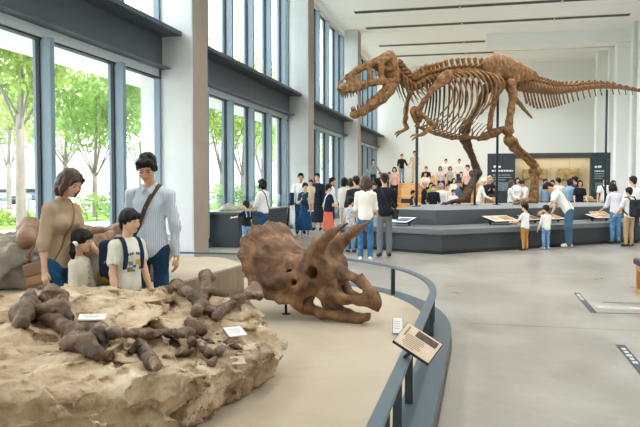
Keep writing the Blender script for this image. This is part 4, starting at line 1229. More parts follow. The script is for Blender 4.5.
# ---- gastralia: belly basket of slender rods meeting at the midline
for i in range(14):
    f = i / 13
    m = TP(419 + 56 * f, 127.5 + 11.5 * math.sin(f * 1.75) )
    for sd in (-1, 1):
        e = m + PT * sd * (.40 + .1 * math.sin(PI * f)) + PS * (.50 - .2 * f) + UPZ * (.36 + .10 * math.sin(PI * f))
        P = catmull([m, m + PT * sd * .22 + PS * .16 + UPZ * .07, (m + e) / 2 + PT * sd * .08 - UPZ * .03, e], 10)
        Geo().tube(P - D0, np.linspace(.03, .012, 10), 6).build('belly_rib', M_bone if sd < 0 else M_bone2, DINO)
bone('breast_plate', [TP(416, 126), TP(424, 129), TP(436, 134), TP(452, 138.5), TP(468, 138)], [.05, .06, .06, .06, .05], .04, sq=(UPZ, 1.3), seed=4)
# ---- shoulder blades and arms
for sd, nm in ((-1, 'near'), (1, 'far')):
    w = .58 * sd
    bone('shoulder_blade', [TP(448, 76.5, w), TP(441, 81, w * 1.05), TP(432, 90, w * 1.1), TP(424, 101, w), TP(419, 110, w * .8)], [.19, .15, .085, .075, .11], .06, sq=(PT, 2.6), seed=11, amp=.004)
    bone('coracoid', [TP(415, 112, w * .62), TP(417.5, 118, w * .55)], [.17, .17], .06, sq=(PT, 2.4), seed=12, extra=lambda s, w=w: s.ell(L(418, 115.5, w * .6), (.03, .2, .03), k=.01, sub=True))
def arm(hum, fore, hand, w, claws):
    bone('upper_arm_bone', [TP(*q, w) for q in hum], [.08, .055, .075], .03, seed=13, vox=.018)
    for dx in (-.9, .9):
        bone('forearm_bone', [TP(q[0] + dx, q[1], w) for q in fore], [.05, .033, .045], .02, seed=14, vox=.018)
    bone('hand_bone', [TP(*q, w) for q in hand], [.06, .05], .02, seed=15, vox=.018)
    for c in claws:
        bone('claw', [TP(*q, w + .04) for q in c], [.035, .03, .026, .010][:len(c)], .01, seed=16, vox=.014, amp=.002)
arm([(419, 113), (426, 118), (434.5, 125)], [(434.5, 125), (430, 129), (424.5, 133)], [(424.5, 133), (421, 135)], -.5, [[(421, 135), (417, 136.5), (413, 139), (411.5, 141)], [(421, 135), (417, 134.5), (412.5, 135.5), (410, 138)]])
arm([(410, 94), (407.5, 101), (406, 109)], [(406, 117), (404.5, 122), (407, 128)], [(407, 128), (403, 130.5)], .45, [[(403, 130.5), (399, 131.5), (396, 133), (394.5, 135)], [(403, 131), (400, 133), (397, 135.5), (396.5, 137.5)]])
bone('upper_arm_bone', [TP(406, 109, .45), TP(405.6, 117, .45)], [.075, .06], .02, seed=17, vox=.018)
# ---- hips
for sd in (-1, 1):
    w = .26 * sd
    s = SDF()
    sq3 = (PT, 2.4)
    s.chain([L(489, 66, w), L(495, 66, w), L(505, 67, w), L(516, 71, w), L(526, 73.5, w), L(535, 75.5, w)], [.26, .33, .33, .28, .2, .12], k=.1, sq=sq3)
    s.cone(L(488, 61, w * .8), L(485.5, 66, w * .9), .12, .10, k=.06, sq=sq3)
    s.chain([L(495, 73, w), L(496, 80, w * 1.3), L(500, 84, w * 1.5)], [.2, .14, .13], k=.08, sq=(PT, 1.5))
    s.chain([L(515, 73, w), L(516, 79, w * 1.3), L(520, 79.5, w)], [.16, .11, .09], k=.08, sq=(PT, 1.5))
    s.chain([L(500, 60, w * .5), L(515, 66, w * .55), L(528, 71, w * .6)], [.1, .09, .06], k=.08)
    obj('ilium', s.mesh(.024, noise=(.03, lambda P: .011 * fbm(P, 7.0, 6, 3))), M_bone, DINO)
    bone('pubis', [TP(499, 86, w * 1.2), TP(495, 98, w), TP(491, 115, w * .7), TP(489.5, 128, w * .5)], [.13, .09, .075, .09], .04, seed=18)
    bone('ischium', [TP(508, 86, w), TP(514, 97, w * .8), TP(523, 108, w * .6), TP(531.5, 117.5, w * .4)], [.12, .085, .055, .035], .04, seed=19)
bone('pubic_boot', [TP(478.5, 139), TP(486, 136), TP(494, 133), TP(503, 129)], [.07, .12, .13, .10], .06, sq=(PT, 1.2), seed=20)
# ---- legs
def leg(w, femur, tibia, meta, toes, mat):
    fem = [TP(*q, w * v) for q, v in femur]
    bone('femur', fem, [.15, .115, .10, .105, .15][:len(fem)], .07, seed=21, vox=.026, mat=mat, amp=.012, extra=lambda s: s.cone(fem[0] - D0, fem[0] - D0 - PT * math.copysign(.22, w), .14, .12, k=.07).ell(fem[-1] - D0 - PS * .04, (.15, .17, .14), k=.06))
    tib = [TP(*q, w) for q in tibia]
    bone('tibia', tib, [.17, .115, .095, .10, .13], .07, seed=22, vox=.026, mat=mat, amp=.012)
    fb = [p + PT * math.copysign(.14, w) + PS * .09 for p in tib]
    bone('fibula', fb[:4], [.08, .05, .04, .04], .04, seed=23, vox=.022, mat=mat)
    mt = [TP(*q, w) for q in meta]
    bone('ankle_bone', [mt[0] + UPZ * .10 - PT * .12, mt[0] + UPZ * .10 + PT * .12], [.12, .12], .05, seed=24, mat=mat)
    for k in (-1, 0, 1):
        bone('metatarsal', [mt[0] + PT * .06 * k, (mt[0] + mt[1]) / 2 + PT * .08 * k, mt[1] + PT * .12 * k - PS * .02 * (1 - abs(k))], [.085, .062, .09], .04, seed=25 + k, mat=mat)
        base = mt[1] + PT * .12 * k
        for j, tgt in enumerate([toes[k + 1]]):
            e = TP(tgt[0], tgt[1], w + .28 * k); e[2] = ZT + .035
            b0 = base.copy(); b0[2] = max(b0[2] - .04, ZT + .11)
            Pp = catmull([b0, b0 * .62 + e * .38 + UPZ * .05, b0 * .25 + e * .75 + UPZ * .05, e], 4)
            Pp[:, 2] = np.maximum(Pp[:, 2], ZT + .06)
            for a, b, r in ((0, 1, .075), (1, 2, .062), (2, 3, .05)):
                bone('toe_bone', [Pp[a], Pp[b]], [r, r * .85], .02, seed=26 + a, vox=.02, mat=mat, amp=.004)
            q = Pp[3]; dr = unit((Pp[3] - Pp[2]) * np.array([1, 1, 0]))
            bone('claw', [q, q + dr * .12 + UPZ * .01, q + dr * .22 - UPZ * .045], [.045, .035, .012], .01, seed=27, vox=.016, mat=mat, amp=.002)
leg(-.42, [((511, 84), 1), ((513, 95), 1.1), ((511, 110), 1.1), ((509, 123), 1.1), ((508.5, 131), 1.1)], [(509, 140), (513, 147), (521, 154), (530, 162), (535.5, 167)], [(535, 174.5), (533.5, 200)], [(517, 204), (519, 205.5), (527, 206.5)], M_bone)
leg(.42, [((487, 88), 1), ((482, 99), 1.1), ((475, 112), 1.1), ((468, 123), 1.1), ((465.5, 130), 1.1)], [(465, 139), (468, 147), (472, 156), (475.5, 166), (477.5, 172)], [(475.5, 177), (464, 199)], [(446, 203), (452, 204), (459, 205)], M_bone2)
# ---- steel support rods of the mount
M_rod = plain('#2d3f44', .4, .3, var=.05)
for k, (x, y, lab) in enumerate(((417, 122, 'dark steel support rod under the shoulder of the skeleton'), (498, 84, 'dark steel support rod under the hips of the skeleton'), (607, 90, 'dark steel support rod under the tail of the skeleton, at right'), (474.7, 196, 'short dark steel rod behind the left foot of the skeleton'))):
    p = TP(x, y, .0 if k < 3 else .1); g = thing('support_rod', lab, 'support rod', (p[0], p[1], ZT), group='support rods of the mount')
    Geo().tube([(0, 0, 0), (0, 0, (p[2] if k < 3 else p[2] + .8) - ZT)], .038, 10).build('rod', M_rod, g)
    Geo().tube([(0, 0, 0), (0, 0, .02)], .12, 14).build('base_plate', M_rod, g)

# ================================================================== horned skull on the low platform
TH = math.radians(36)
HC = cw(0.0, 6.98, ZP); 
HFX = RIGHT * math.cos(TH) - FWH * math.sin(TH)      # nose direction
HLY = RIGHT * math.sin(TH) + FWH * math.cos(TH)      # far side
HX = thing('horned_skull', 'large brown fossil skull with a wide frill and two long brow horns, on the platform', 'skull', HC)
def H_(x, y, z): return HFX * x + HLY * y + UPZ * (z)
Rh = np.stack([HFX, HLY, UPZ], 1)
M_horn = mottled('horned_skull_bone', ['#3a281c', '#654630', '#8b6444', '#b08a63'], 6.0, rough=.62, bump=.55, bscale=18.0, bdist=.012, spec=.35, stretch=(1, 1, 1))
s = SDF()
# snout and face
s.chain([(-.12, 0, .46), (.08, 0, .48), (.24, 0, .455), (.40, 0, .435), (.53, 0, .385), (.62, 0, .29), (.675, 0, .20)], [.15, .14, .085, .045, .05, .055, .035], k=.06)
s.chain([(.60, 0, .30), (.665, 0, .22), (.685, 0, .145)], [.05, .045, .014], k=.04)
s.cone((.49, 0, .43), (.515, 0, .52), .05, .010, k=.05)                      # nose horn
for sd in (-1, 1):
    s.chain([(.02, sd * .16, .36), (.18, sd * .13, .27), (.36, sd * .085, .24), (.52, sd * .045, .235), (.62, sd * .02, .225)], [.1, .07, .042, .04, .04], k=.07)   # cheek to beak
    s.chain([(.2, sd * .10, .42), (.25, sd * .085, .33), (.30, sd * .07, .25)], [.06, .04, .045], k=.05)
    s.chain([(.06, sd * .19, .42), (-.06, sd * .25, .30), (-.10, sd * .27, .20), (-.07, sd * .265, .14)], [.09, .08, .06, .035], k=.07)     # jugal
    s.chain([(-.02, sd * .18, .53), (.12, sd * .15, .56), (.15, sd * .13, .46)], [.09, .075, .08], k=.08)  # around the orbit
    s.chain([(.13, sd * .16, .44), (.08, sd * .2, .40)], [.05, .05], k=.04)
    # brow horns
    s.chain([(.0, sd * .135, .54), (.045, sd * .16, .66), (.13, sd * .185, .775), (.28, sd * .20, .885), (.47, sd * .205, .985)], [.115, .088, .066, .045, .010], k=.05)
    # squamosal root of the frill
    s.chain([(-.06, sd * .18, .46), (-.22, sd * .33, .38), (-.34, sd * .42, .36)], [.09, .07, .05], k=.08)
# frill: fan of overlapping rays from the back of the skull to the rim
RIM = [(-118, (-.20, .40, .20)), (-100, (-.33, .44, .25)), (-80, (-.52, .475, .38)), (-60, (-.635, .47, .57)), (-40, (-.69, .42, .75)), (-20, (-.67, .25, .90)), (0, (-.64, 0, .945))]
def rim(a):
    sgn = 1 if a >= 0 else -1; aa = -abs(a)
    k = [r[0] for r in RIM]; P = np.array([r[1] for r in RIM])
    q = np.array([np.interp(aa, k, P[:, i]) for i in range(3)]); q[1] *= sgn * 1.0; return q
def rootp(a):
    c = math.radians(a); return np.array([-.10 - .06 * abs(math.sin(c)), .20 * math.sin(c), .47 + .14 * math.cos(c)])
nr = 58
for i in range(nr):
    a = -118 + 236 * i / (nr - 1)
    A, B = rootp(a), rim(a)
    scal = 1 + .035 * math.cos(i * PI * .5)
    B = A + (B - A) * scal
    m1 = A + (B - A) * .38 + np.array([.045, 0, -.095]); m2 = A + (B - A) * .75 + np.array([.03, 0, -.055])
    s.chain([A, m1, m2, B], [.045, .024, .020, .027], k=.03)
# openings
for sd in (-1, 1):
    s.ell((.085, sd * .27, .49), (.056, .16, .062), k=.02, sub=True)                         # orbit
    s.ell((-.09, sd * .27, .385), (.03, .09, .035), k=.02, sub=True)
    s.ell((-.17, sd * .245, .47), (.05, .05, .02), k=.02, sub=True)
    s.ell((-.23, sd * .09, .66), (.05, .035, .035), k=.02, sub=True)
s.ell((.385, 0, .345), (.095, .25, .066), roty(.35), k=.02, sub=True)                         # nostril window
s.ell((.525, 0, .305), (.028, .2, .034), k=.015, sub=True)
V, Q = s.mesh(.0115, noise=(.035, lambda P: np.where(P[:, 2] > .62, .35, 1.0) * .009 * fbm(P, 8.0, 31, 4) + .005 * fbm(P * np.array([1, 1, 3.0]), 5.0, 33, 2)))
cranium = obj('cranium', (V @ Rh.T, Q), M_horn, HX)
s = SDF()
for sd in (-1, 1):
    s.chain([(-.13, sd * .20, .22), (-.05, sd * .19, .13), (.12, sd * .14, .08), (.30, sd * .085, .06), (.45, sd * .04, .045)], [.045, .06, .054, .042, .036], k=.05, sq=((0, 1, 0), 1.25))
    s.chain([(-.02, sd * .19, .12), (.02, sd * .175, .25), (.04, sd * .165, .29)], [.045, .035, .025], k=.04)
s.chain([(.38, 0, .05), (.48, 0, .048), (.56, 0, .07), (.605, 0, .112)], [.042, .04, .034, .012], k=.05)
s.cut((0, 0, -1), 0.0)
V, Q = s.mesh(.0115, noise=(.03, lambda P: .007 * fbm(P, 9.0, 35, 4)))
obj('lower_jaw', (V @ Rh.T, Q), M_horn, HX)
# post that carries the frill
p = pz(286, 314, ZP)
t = thing('support_post', 'thin black post holding up the frill of the horned skull', 'support post', (p[0], p[1], ZP))
Geo().tube([(0, 0, 0), (0, 0, .28)], .014, 8).build('post', M_black, t); Geo().tube([(0, 0, 0), (0, 0, .008)], .05, 12).build('base_plate', M_black, t)
# ================================================================== people
M_skin = plain('#d8a585', .5, var=.04, scale=12.0, spec=.35)
M_skin2 = plain('#e2b596', .5, var=.04, scale=12.0, spec=.35)
M_lip = plain('#b5685a', .45, var=.03); M_eye = plain('#1d1512', .3, var=.02); M_brow = plain('#2a1e18', .7, var=.05)
def hair_mat(c, name):
    return mottled(name, [c, c], 10.0, rough=.42, bump=.5, bscale=22.0, bdist=.01, stretch=(3, 3, .35), spec=.5)
HAIR = {'black': mottled('hair_black', ['#120f0e', '#221c19'], 9.0, rough=.55, bump=.5, bscale=24.0, bdist=.008, stretch=(3, 3, .4), spec=.25),
        'brown': mottled('hair_brown', ['#2c1b13', '#51331f'], 9.0, rough=.4, bump=.5, bscale=24.0, bdist=.008, stretch=(3, 3, .4), spec=.5),
        'grey': mottled('hair_grey', ['#8c8783', '#b3aeaa'], 9.0, rough=.5, bump=.5, bscale=24.0, bdist=.008, stretch=(3, 3, .4), spec=.4),
        'tan': plain('#c9a679', .8, var=.05), 'white': plain('#e4e2dc', .8, var=.03), 'navy': plain('#2d3d55', .8, var=.06)}
_cl = {}
def cloth(c, fold=.25, fine=120.0):
    if not isinstance(c, str): return c
    k = (c, fold, fine)
    if k not in _cl: _cl[k] = plain(c, .85, var=.05, scale=6.0, bump=fold, bscale=14.0, spec=.2)
    return _cl[k]
def denim(c):
    k = 'denim' + c
    if k not in _cl: _cl[k] = mottled(k, [c, c, '#%02x%02x%02x' % tuple(min(255, int(int(c[i:i + 2], 16) * 1.35 + 8)) for i in (1, 3, 5))], 7.0, rough=.85, bump=.35, bscale=16.0, bdist=.012, spec=.2)
    return _cl[k]

# ---- heads, in units of the head height (chin -.5 .. crown +.5), face toward +y
def head_mesh(child, vox):
    s = SDF()
    s.ell((0, -.05, .12), (.335, .405, .385))
    if child:
        s.ell((0, .06, -.13), (.31, .32, .335), k=.12); s.ell((0, .22, -.40), (.12, .11, .09), k=.1)
    else:
        s.ell((0, .07, -.14), (.28, .31, .35), k=.12); s.ell((0, .22, -.42), (.10, .10, .08), k=.1)
    for sd in (-1, 1):
        s.ell((sd * .15, .25, -.13), (.10, .11, .11), k=.08)
        s.ell((sd * .335, -.03, -.04), (.035, .075, .105), k=.02)
        s.ell((sd * .135, .415, .01), (.085, .07, .05), k=.05, sub=True)
        s.ell((sd * .135, .335, .0), (.075, .055, .05), k=.03)
    s.cone((-.15, .33, .095), (.15, .33, .095), .045, k=.06)
    nz = .40 if child else .44
    s.chain([(0, .355, .05), (0, nz - .02, -.09), (0, nz - .02, -.13)], [.035, .045, .05], k=.04)
    for sd in (-1, 1): s.ell((sd * .05, .37, -.13), (.035, .04, .03), k=.02)
    s.ell((0, .345, -.235), (.085, .045, .028), k=.03); s.ell((0, .335, -.285), (.075, .045, .032), k=.03)
    s.cone((-.09, .40, -.258), (.09, .40, -.258), .012, k=.015, sub=True)
    s.cone((0, -.10, -.2), (0, -.16, -.75), .20, .21, k=.08)
    return s.mesh(vox)
def hair_mesh(style, vox):
    s = SDF(); cutz = None
    face = lambda zt, wd=.30: s.box((0, .52, zt - 1.0), (wd, .34, 1.0), rd=.12, k=.05, sub=True)
    if style == 'short':
        s.ell((0, -.07, .15), (.375, .435, .405)); s.cone((0, -.30, -.05), (0, -.33, -.22), .24, .18, k=.1)
        for sd in (-1, 1): s.cone((sd * .32, .05, .08), (sd * .33, .04, -.06), .07, .05, k=.05)
        s.cone((-.22, .28, .33), (.22, .28, .33), .11, k=.1)
        for q in ((-.2, .30, .30, -.12, .385, .17), (-.06, .34, .34, .02, .40, .19), (.1, .33, .33, .18, .36, .16), (.22, .25, .3, .27, .28, .12), (-.25, .22, .3, -.28, .26, .14), (.1, .1, .5, .2, .0, .5), (-.15, .05, .5, -.05, -.1, .53), (0, -.3, .4, .1, -.42, .25)): s.cone(q[:3], q[3:], .06, .035, k=.04)
        face(.19, .2); s.box((0, .33, -.5), (.8, .34, .36), k=.03, sub=True)
    elif style == 'bowl':
        s.ell((0, -.06, .14), (.40, .46, .41)); s.cone((0, -.28, -.02), (0, -.33, -.25), .28, .20, k=.1)
        for sd in (-1, 1): s.cone((sd * .34, .06, .08), (sd * .34, .05, -.08), .08, .06, k=.06)
        s.cone((-.2, .31, .24), (.2, .31, .24), .10, k=.1)
        face(.10, .27); s.box((0, .33, -.5), (.8, .30, .33), k=.03, sub=True)
    elif style in ('bob', 'long'):
        s.ell((0, -.06, .14), (.405, .46, .42))
        zl = -.52 if style == 'bob' else -.95
        for sd in (-1, 1):
            s.chain([(sd * .30, .02, .10), (sd * .355, .06, -.2), (sd * .32, .10, -.45)], [.14, .13, .085], k=.1)
            s.chain([(sd * .22, -.22, 0), (sd * .24, -.22, -.3), (sd * .20, -.20, zl)], [.22, .20, .13], k=.12)
        s.chain([(0, -.28, 0), (0, -.32, -.3), (0, -.28, zl)], [.24, .22, .15], k=.12)
        s.chain([(-.05, .30, .42), (.16, .34, .26), (.28, .26, .05)], [.08, .085, .06], k=.06); s.chain([(-.05, .30, .42), (-.2, .32, .26), (-.29, .25, .05)], [.08, .08, .06], k=.06)
        face(.21, .24)
    elif style in ('pony', 'pigtail'):
        s.ell((0, -.06, .14), (.395, .455, .41)); s.cone((0, -.28, -.02), (0, -.30, -.2), .26, .2, k=.1)
        for sd in (-1, 1): s.cone((sd * .33, .06, .08), (sd * .33, .02, -.06), .07, .06, k=.06)
        s.cone((-.19, .32, .22), (.19, .32, .22), .085, k=.08)
        face(.10, .27); s.box((0, .36, -.5), (.8, .3, .34), k=.03, sub=True)
        if style == 'pony': s.chain([(0, -.44, .2), (0, -.62, .05), (0, -.62, -.3), (0, -.58, -.6)], [.09, .13, .12, .05], k=.06)
        else:
            for sd in (-1, 1): s.chain([(sd * .33, -.16, -.12), (sd * .47, -.22, -.2), (sd * .50, -.2, -.5), (sd * .46, -.16, -.78)], [.08, .13, .14, .06], k=.05)
    elif style == 'bun':
        s.ell((0, -.06, .14), (.385, .45, .41)); s.cone((0, -.28, -.02), (0, -.30, -.2), .25, .18, k=.1); s.ell((0, -.5, .2), (.17, .15, .17), k=.04)
        for sd in (-1, 1): s.cone((sd * .33, .06, .08), (sd * .33, .02, -.06), .06, .05, k=.06)
        face(.24, .26); s.box((0, .33, -.5), (.8, .32, .34), k=.03, sub=True)
    elif style == 'cap':
        s.ell((0, -.05, .16), (.385, .45, .40)); s.box((0, .0, -.86), (.8, .9, 1.0), k=.0, sub=True); s.ell((0, .45, .17), (.29, .28, .035), k=.03)
    sd_ = {'short': 3, 'bowl': 5, 'bob': 7, 'long': 9}.get(style, 11)
    return s.mesh(vox, noise=(.08, lambda P: .028 * fbm(P * np.array([1, 1, .4]), 7.0, sd_, 3)))
_hc = {}
def head_geo(child, hi):
    k = ('h', child, hi)
    if k not in _hc: _hc[k] = head_mesh(child, .026 if hi else .06)
    return _hc[k]
def hair_geo(style, hi):
    k = (style, hi)
    if k not in _hc: _hc[k] = hair_mesh(style, .026 if hi else .06)
    return _hc[k]
# ---- hand in units of hand length: wrist at 0, fingers toward -z, palm facing -x (toward the body), thumb toward +y
def hand_geo(hi, curl=.35):
    k = ('hand', hi, curl)
    if k in _hc: return _hc[k]
    g = Geo(); sg = 8 if hi else 5
    s = SDF(); s.chain([(0, 0, .06), (0, 0, -.12), (0, .0, -.40)], [.13, .17, .20], k=.05, sq=((1, 0, 0), 1.9))
    V, Q = s.mesh(.03 if hi else .07); g.add(V, Q)
    for i, (y, l, r) in enumerate(((.155, .44, .056), (.055, .50, .058), (-.045, .46, .055), (-.14, .36, .048))):
        p = V3(0, y, -.42); pts = [p]; a = .12
        for j, f in enumerate((.45, .3, .25)):
            a += curl * (1 if j else .6)
            p = p + V3(-math.sin(a), y * .12, -math.cos(a)) * l * f; pts.append(p)
        g.tube([V3(0, y, -.34)] + pts, [r, r, r * .95, r * .85, r * .6], sg)
    g.tube([(0, .10, -.10), (-.04, .20, -.22), (-.09, .25, -.36), (-.13, .25, -.48)], [.075, .07, .06, .04], sg)
    V = np.concatenate(g.V); _hc[k] = (V, g.F); return _hc[k]

def person(label, pos, ang, H=1.7, sex='m', hair='short', hcol='black', top=('#ffffff', 'short'), bottom=('trousers', '#333a48'), shoe='#2a2a2c',
           arms=((8, 8, 12), (8, 8, 12)), lean=0.0, head=(0, 0), legs=(0, 0), sit=False, hi=False, child=False, group=None, face=None, build=1.0, vox=None, skin=None, mask=False, hem=None, seat_h=.42, turn=0.0, extras=None):
    """arms: (forward pitch, abduction, elbow flex[, inward]) in degrees for the person's right and left"""
    rad = math.radians
    vx = vox or (.0095 if hi else .021)
    sk = skin or (M_skin2 if child or sex == 'f' else M_skin)
    u = H / 1.7
    hh = H * (.168 if child and H < 1.2 else .155 if child else .135)
    zsh = H - hh * 1.36; zhip = H * (.475 if child else .505); zkn = H * .27; zan = H * .045
    sw = H * (.098 if child else .108 if sex == 'm' else .096) * build; hw = H * .052
    b = u * build * (1.08 if child else 1.0)
    hipz = zhip
    if sit: hipz = seat_h + .08 * u
    o0 = V3(0, 0, hipz)
    Rt = rotz(rad(turn)) @ rotx(-rad(lean))
    def T(x, y, z): return o0 + Rt @ V3(x, y, z - zhip)        # torso frame
    # joints
    sh = {sd: T(sd * sw, 0, zsh - .042 * u) for sd in (-1, 1)}
    ua, fa, hl = H * .172, H * .145, H * (.098 if not child else .1)
    el, wr, fd, ud = {}, {}, {}, {}
    for sd, A in ((1, arms[0]), (-1, arms[1])):
        pt, ab, ef = rad(A[0]), rad(A[1]), rad(A[2]); iw = rad(A[3]) if len(A) > 3 else 0
        ud[sd] = Rt @ unit(V3(sd * math.sin(ab), math.sin(pt) * math.cos(ab), -math.cos(pt) * math.cos(ab)))
        fd[sd] = Rt @ unit(V3(sd * math.sin(ab) * .4 - sd * math.sin(iw), math.sin(pt + ef) * math.cos(iw), -math.cos(pt + ef) * math.cos(iw)))
        el[sd] = sh[sd] + ud[sd] * ua; wr[sd] = el[sd] + fd[sd] * fa
    hip, kn, an = {}, {}, {}
    for sd, st in ((1, legs[0]), (-1, legs[1])):
        hip[sd] = o0 + V3(sd * hw, 0, 0)
        if sit:
            kn[sd] = hip[sd] + V3(sd * .04, H * .23, .01); an[sd] = V3(sd * (hw + .05), hip[sd][1] + H * .23, max(zan, 0))
        else:
            kn[sd] = V3(sd * hw * 1.05, st * .55 + .02, zkn); an[sd] = V3(sd * hw * 1.1, st, zan)
    root = thing('person', label, 'person', pos, -rad(ang) + YAW, group)
    # ------------------------------------------------ body: one continuous figure
    s = SDF(); kx = .04 * u
    s.ell(T(0, 0, zhip + .03 * u), (.135 * b, .095 * b, .11 * b), Rt); s.ell(T(0, 0, zhip + .16 * u), (.115 * b, .08 * b, .14 * b), Rt, k=.06 * u); s.ell(T(0, 0, zsh - .14 * u), (.135 * b, .088 * b, .17 * b), Rt, k=.06 * u)
    for sd in (-1, 1):
        s.cone(T(sd * sw * .25, 0, zsh), sh[sd], .052 * b, .042 * b, k=kx)
        s.chain([sh[sd], el[sd]], [.043 * b, .034 * b], k=.02 * u); s.chain([el[sd], (el[sd] + wr[sd] * .6) / 1.6, wr[sd], wr[sd] + fd[sd] * .03], [.036 * b, .034 * b, .023 * b, .023 * b], k=.02 * u)
        s.chain([hip[sd], kn[sd]], [.07 * b, .047 * b], k=.03 * u); s.chain([kn[sd], kn[sd] * .68 + an[sd] * .32 - V3(0, .012, 0), an[sd]], [.047 * b, .048 * b, .031 * b], k=.02 * u)
        s.cone(an[sd] - V3(0, .02, .01), an[sd] + V3(0, .11 * u, -.025 * u), .03 * u, .024 * u, k=.02)
    nb = T(0, -.01 * u, zsh + .015 * u)
    Rh_ = Rt @ rotz(-rad(head[0])) @ rotx(-rad(head[1]))
    hc = T(0, .012 * u, zsh + .05 * u) + Rh_ @ V3(0, .02 * u, hh * .72)
    s.cone(nb, hc - Rh_ @ V3(0, .12 * hh, .25 * hh), .05 * b, .047 * b, k=.03 * u)
    g = Geo(); g.add(*s.mesh(vx * (1.0 if hi else 1.15)))
    Vh, Qh = head_geo(child, hi); g.add(hc + (Vh * hh) @ Rh_.T, Qh)
    for sd in (-1, 1):
        Vn, Fn = hand_geo(hi); Vn = Vn * hl * np.array([sd, 1, 1])
        z = -fd[sd]; yv = Rt @ V3(0, 1, 0); xv = np.cross(yv, z)
        if np.linalg.norm(xv) < .2: xv = Rt @ V3(1, 0, 0)
        xv = unit(xv); yv = np.cross(z, xv)
        P = wr[sd] + np.outer(Vn[:, 0], xv) + np.outer(Vn[:, 1], yv) + np.outer(Vn[:, 2], z)
        g.add(P, [f[::-1] for f in Fn] if sd < 0 else Fn)
    body = g.build('body', sk, root)
    # ------------------------------------------------ face
    if face or (face is None and hi):
        fp = lambda x, y, z: hc + Rh_ @ (V3(x, y, z) * hh)
        for sd in (-1, 1):
            Geo().add(*_ellv(fp(sd * .135, .372, .0), (.058 * hh, .028 * hh, .022 * hh), Rh_)).build('eye', M_eye, root)
            Geo().tube([fp(sd * .07, .385, .085), fp(sd * .14, .392, .10), fp(sd * .21, .355, .085)], [.012 * hh, .016 * hh, .010 * hh], 6).build('eyebrow', M_brow, root)
        Geo().add(*_ellv(fp(0, .372, -.258), (.085 * hh, .028 * hh, .032 * hh), Rh_)).build('mouth', M_lip, root)
    if mask:
        s = SDF(); s.ell((0, .16, -.22), (.27, .27, .22)); s.box((0, -.35, -.2), (1, .5, 1), sub=True); V, Q = s.mesh(.07)
        obj('face_mask', (hc + (V * hh) @ Rh_.T, Q), plain('#eef0f0', .8), root)
    if hair:
        V, Q = hair_geo(hair, hi); obj('hair' if hair != 'cap' else 'cap', (hc + (V * hh * 1.02) @ Rh_.T, Q), HAIR.get(hcol) or cloth(hcol), root)
    # ------------------------------------------------ shirt
    tcol, sl = top[0], top[1]
    s = SDF(); loose = (.022 if hi else .026) * u
    hemz = hem if hem is not None else zhip - .02 * u
    fem = sex == 'f'
    s.ell(T(0, 0, zhip + .03 * u), (.135 * b + loose, .098 * b + loose, .14 * b), Rt); s.ell(T(0, 0, zhip + .17 * u), (.118 * b + loose, .088 * b + loose, .16 * b), Rt, k=.07 * u); s.ell(T(0, .004, zsh - .14 * u), (.14 * b + loose * .7, .097 * b + loose * .8, .185 * b), Rt, k=.07 * u)
    if fem and not child:
        for sd in (-1, 1): s.ell(T(sd * .06 * u, .075 * u, zsh - .17 * u), (.06 * u, .05 * u, .06 * u), Rt, k=.05 * u)
    for sd in (-1, 1):
        s.cone(T(sd * sw * .2, -.005, zsh + .008 * u), sh[sd], .057 * b, .05 * b, k=kx)
        if sl == 'long':
            s.chain([sh[sd], el[sd], wr[sd] - fd[sd] * .015], [.058 * b, .047 * b, .036 * b], k=.03 * u)
        elif sl == 'half':
            s.chain([sh[sd], el[sd], el[sd] * .8 + wr[sd] * .2], [.062 * b, .056 * b, .052 * b], k=.03 * u)
        elif sl == 'short':
            s.chain([sh[sd], sh[sd] * .42 + el[sd] * .58], [.058 * b, .060 * b], k=.03 * u)
            if hi: s.cone(sh[sd] * .36 + el[sd] * .64, sh[sd] * .2 + el[sd] * .8, .05 * b, .05 * b, sub=True, k=.004)
        elif sl == 'none': pass
    zd = Rt @ V3(0, 0, 1)
    s.cut(zd, float(zd @ T(0, 0, zsh + (.052 if hi else .05) * u)))
    s.cut(-zd, float(-(zd @ T(0, 0, hemz))))
    sd_ = int(abs(pos[0] * 31 + pos[1] * 17)) % 97
    fold = (lambda P: .011 * u * (fbm(P * np.array([1.0, 1.0, .8]) + .06 * vnoise(P, 5.0, 3)[:, None], 7.5, sd_, 3) - .5 * np.abs(vnoise(P * np.array([1, 1, .55]), 14.0, sd_ + 9)))) if hi else (lambda P: .006 * fbm(P * np.array([1.3, 1.3, .6]), 9.0, sd_, 2))
    shirt = obj('shirt', s.mesh(vx, noise=(.02, fold)), cloth(tcol), root)
    # ------------------------------------------------ lower garment
    bk, bc = bottom[0], bottom[1]
    bm_ = denim(bc) if bk in ('jeans', 'jeanskirt', 'jeanshorts') else cloth(bc)
    s = SDF(); s.ell(T(0, 0, zhip + .01 * u), (.146 * b, .112 * b, .13 * b), Rt)
    s.ell(T(0, 0, zhip + .09 * u), (.135 * b, .1 * b, .08 * b), Rt, k=.04)
    if bk in ('skirt', 'jeanskirt', 'dress'):
        zh = H * (.17 if bk != 'dress' else .15)
        if sit: s.chain([o0, (kn[1] + kn[-1]) / 2], [.15 * b, .15 * b], k=.05); s.cone((kn[1] + kn[-1]) / 2, (kn[1] + kn[-1]) / 2 - V3(0, -.02, .22), .15 * b, .17 * b, k=.04)
        else:
            s.cone(o0, V3(0, .02, zh), .145 * b, .235 * b, k=.05, sq=((0, 1, 0), 1.25)); s.cut((0, 0, -1), -zh)
    else:
        end = 1.0 if bk in ('trousers', 'jeans', 'wide') else .0
        wd_ = {'wide': 1.35, 'shorts': 1.15, 'jeanshorts': 1.15}.get(bk, 1.0)
